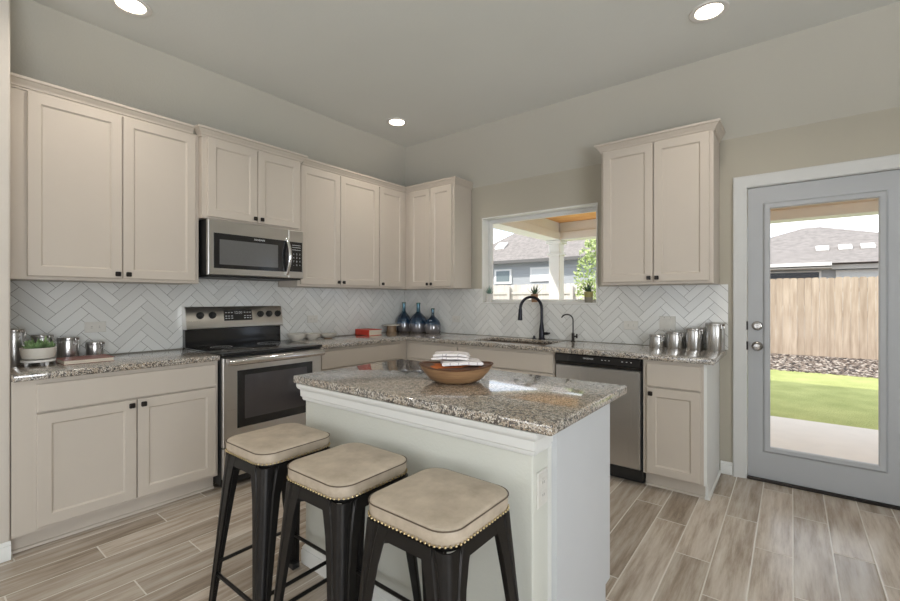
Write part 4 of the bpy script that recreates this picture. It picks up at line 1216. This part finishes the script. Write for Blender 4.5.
MB().box(0.4, 7.5, 0.151, 2.95, 2.441, 2.53).build('roof', M['shingle'], pc)


def hip_roof(name_, x0, x1, y0, y1, ze, slope, ridge_x, parent):
    yc = (y0 + y1) / 2; zr = ze + slope * (yc - y0); k = MB()
    a, b_, c_, d = (x0, y0, ze), (x1, y0, ze), (x1, y1, ze), (x0, y1, ze); r0, r1 = (ridge_x[0], yc, zr), (ridge_x[1], yc, zr)
    V = [k.v(*p) for p in (a, b_, c_, d, r0, r1)]
    for f in ((0, 1, 5, 4), (1, 2, 5), (2, 3, 4, 5), (3, 0, 4), (3, 2, 1, 0)): k.bm.faces.new([V[i] for i in f])
    return k.build(name_, M['shingle'], parent, smooth=False)


hb = thing('neighbor_house', (6, 16, GZ), 'grey house with a tan hipped roof behind the fence, seen through the glazed door', 'house')
MB().box(0.3, 13, 14.9, 21.5, GZ - 0.01, 2.3).build('wall', M['siding'], hb)
rf = hip_roof('roof', -0.4, 9.4, 14.2, 22.0, 2.40, 0.42, (4.0, 4.5), hb)
hip_roof('roof', 3.5, 17.0, 15.2, 21.2, 2.40, 0.40, (6.5, 14.0), hb)
MB().box(-0.45, 4.62, 14.12, 14.2, 2.32, 2.43).box(4.63, 13, 14.5, 14.56, 2.22, 2.36).build('fascia', M['fascia'], hb)
MB().box(-0.4, 4.62, 14.2, 14.9, 2.25, 2.29).build('soffit', M['brick_soffit'], hb)
for (xx, yy) in ((4.45, 15.45), (5.02, 15.45), (5.56, 15.45)):
    zz = 2.40 + 0.42 * (yy - 14.2)
    MB(lambda a, b_, h, xx=xx, yy=yy, zz=zz: (xx + a, yy + b_, zz + 0.42 * b_ + h)).box(-0.17, 0.17, -0.12, 0.16, 0.0, 0.10, 0.02).build('roof_vent', M['fascia'], hb)
for (p0, p1) in ((4.75, 6.0), (6.35, 7.6)):
    wf_ = MB().box(p0, p1, 14.83, 14.899, 0.9, 2.2).build('window', M['winwhite'], hb)
    MB().box(p0 + 0.08, p1 - 0.08, 14.82, 14.829, 0.98, 2.1).build('pane', M['grey_blind'], wf_)
w2 = MB().box(1.4, 4.4, 14.86, 14.899, 1.0, 2.2).build('window', M['winwhite'], hb)
MB().box(1.46, 4.34, 14.85, 14.859, 1.05, 2.16).build('pane', plain('dark_window', srgb(70, 74, 82), 0.2), w2)

ha = thing('neighbor_house', (-4.5, 16, GZ), 'slate grey house with a pale hipped roof seen through the kitchen window', 'house')
MB().box(-8.3, -1.2, 13.0, 21, GZ - 0.01, 2.86).build('wall', M['siding'], ha)
hip_roof('roof', -9.0, -0.6, 12.5, 21.6, 2.90, 0.66, (-5.2, -4.4), ha)
MB().box(-9.0, -0.6, 12.42, 12.5, 2.80, 2.93).build('fascia', plain('dark_fascia', srgb(96, 94, 92), 0.7), ha)
for (p0, p1, q0, q1, pm) in ((-6.90, -6.02, 1.95, 2.60, 'winglass'), (-5.12, -4.05, 2.02, 2.62, 'grey_blind')):
    wf_ = MB().box(p0, p1, 12.93, 12.999, q0, q1).build('window', M['winwhite'], ha)
    MB().box(p0 + 0.1, p1 - 0.1, 12.92, 12.929, q0 + 0.1, q1 - 0.08).build('pane', M[pm], wf_)
MB(lambda a, b_, h: (-7.0 + a, 13.7 + b_, 2.90 + 0.66 * 1.2 + 0.66 * b_ + h)).box(-0.25, 0.25, -0.2, 0.2, 0.0, 0.12, 0.02).build('roof_vent', M['fascia'], ha)

# young tree beyond the window
tx_, ty_ = 0.32, 6.0
tr = thing('young_tree', (tx_, ty_, GZ), 'young light green tree on the lawn beyond the window', 'tree')
MB().tube([(tx_, ty_, GZ - 0.02), (tx_ + 0.02, ty_, 0.6), (tx_ - 0.02, ty_ + 0.03, 1.4), (tx_ + 0.02, ty_, 2.4)], [0.045, 0.04, 0.03, 0.012], 8).build('trunk', M['bark'], tr)
k = MB()
for i in range(2600):
    h = random.random(); a = random.uniform(0, 2 * PI); rr = 0.62 * math.sqrt(random.random()) * math.sin(PI * (0.12 + 0.8 * h)) ** 0.8
    p = Vector((tx_ + rr * math.cos(a), ty_ + rr * math.sin(a), 0.75 + 2.1 * h)); s_ = random.uniform(0.03, 0.055)
    u_ = Vector((random.gauss(0, 1), random.gauss(0, 1), random.gauss(0, 1))).normalized(); v_ = u_.orthogonal().normalized()
    k.poly([tuple(p - u_ * s_), tuple(p + v_ * s_ * 0.5), tuple(p + u_ * s_), tuple(p - v_ * s_ * 0.5)])
k.build('foliage', M['foliage'], tr, smooth=False)
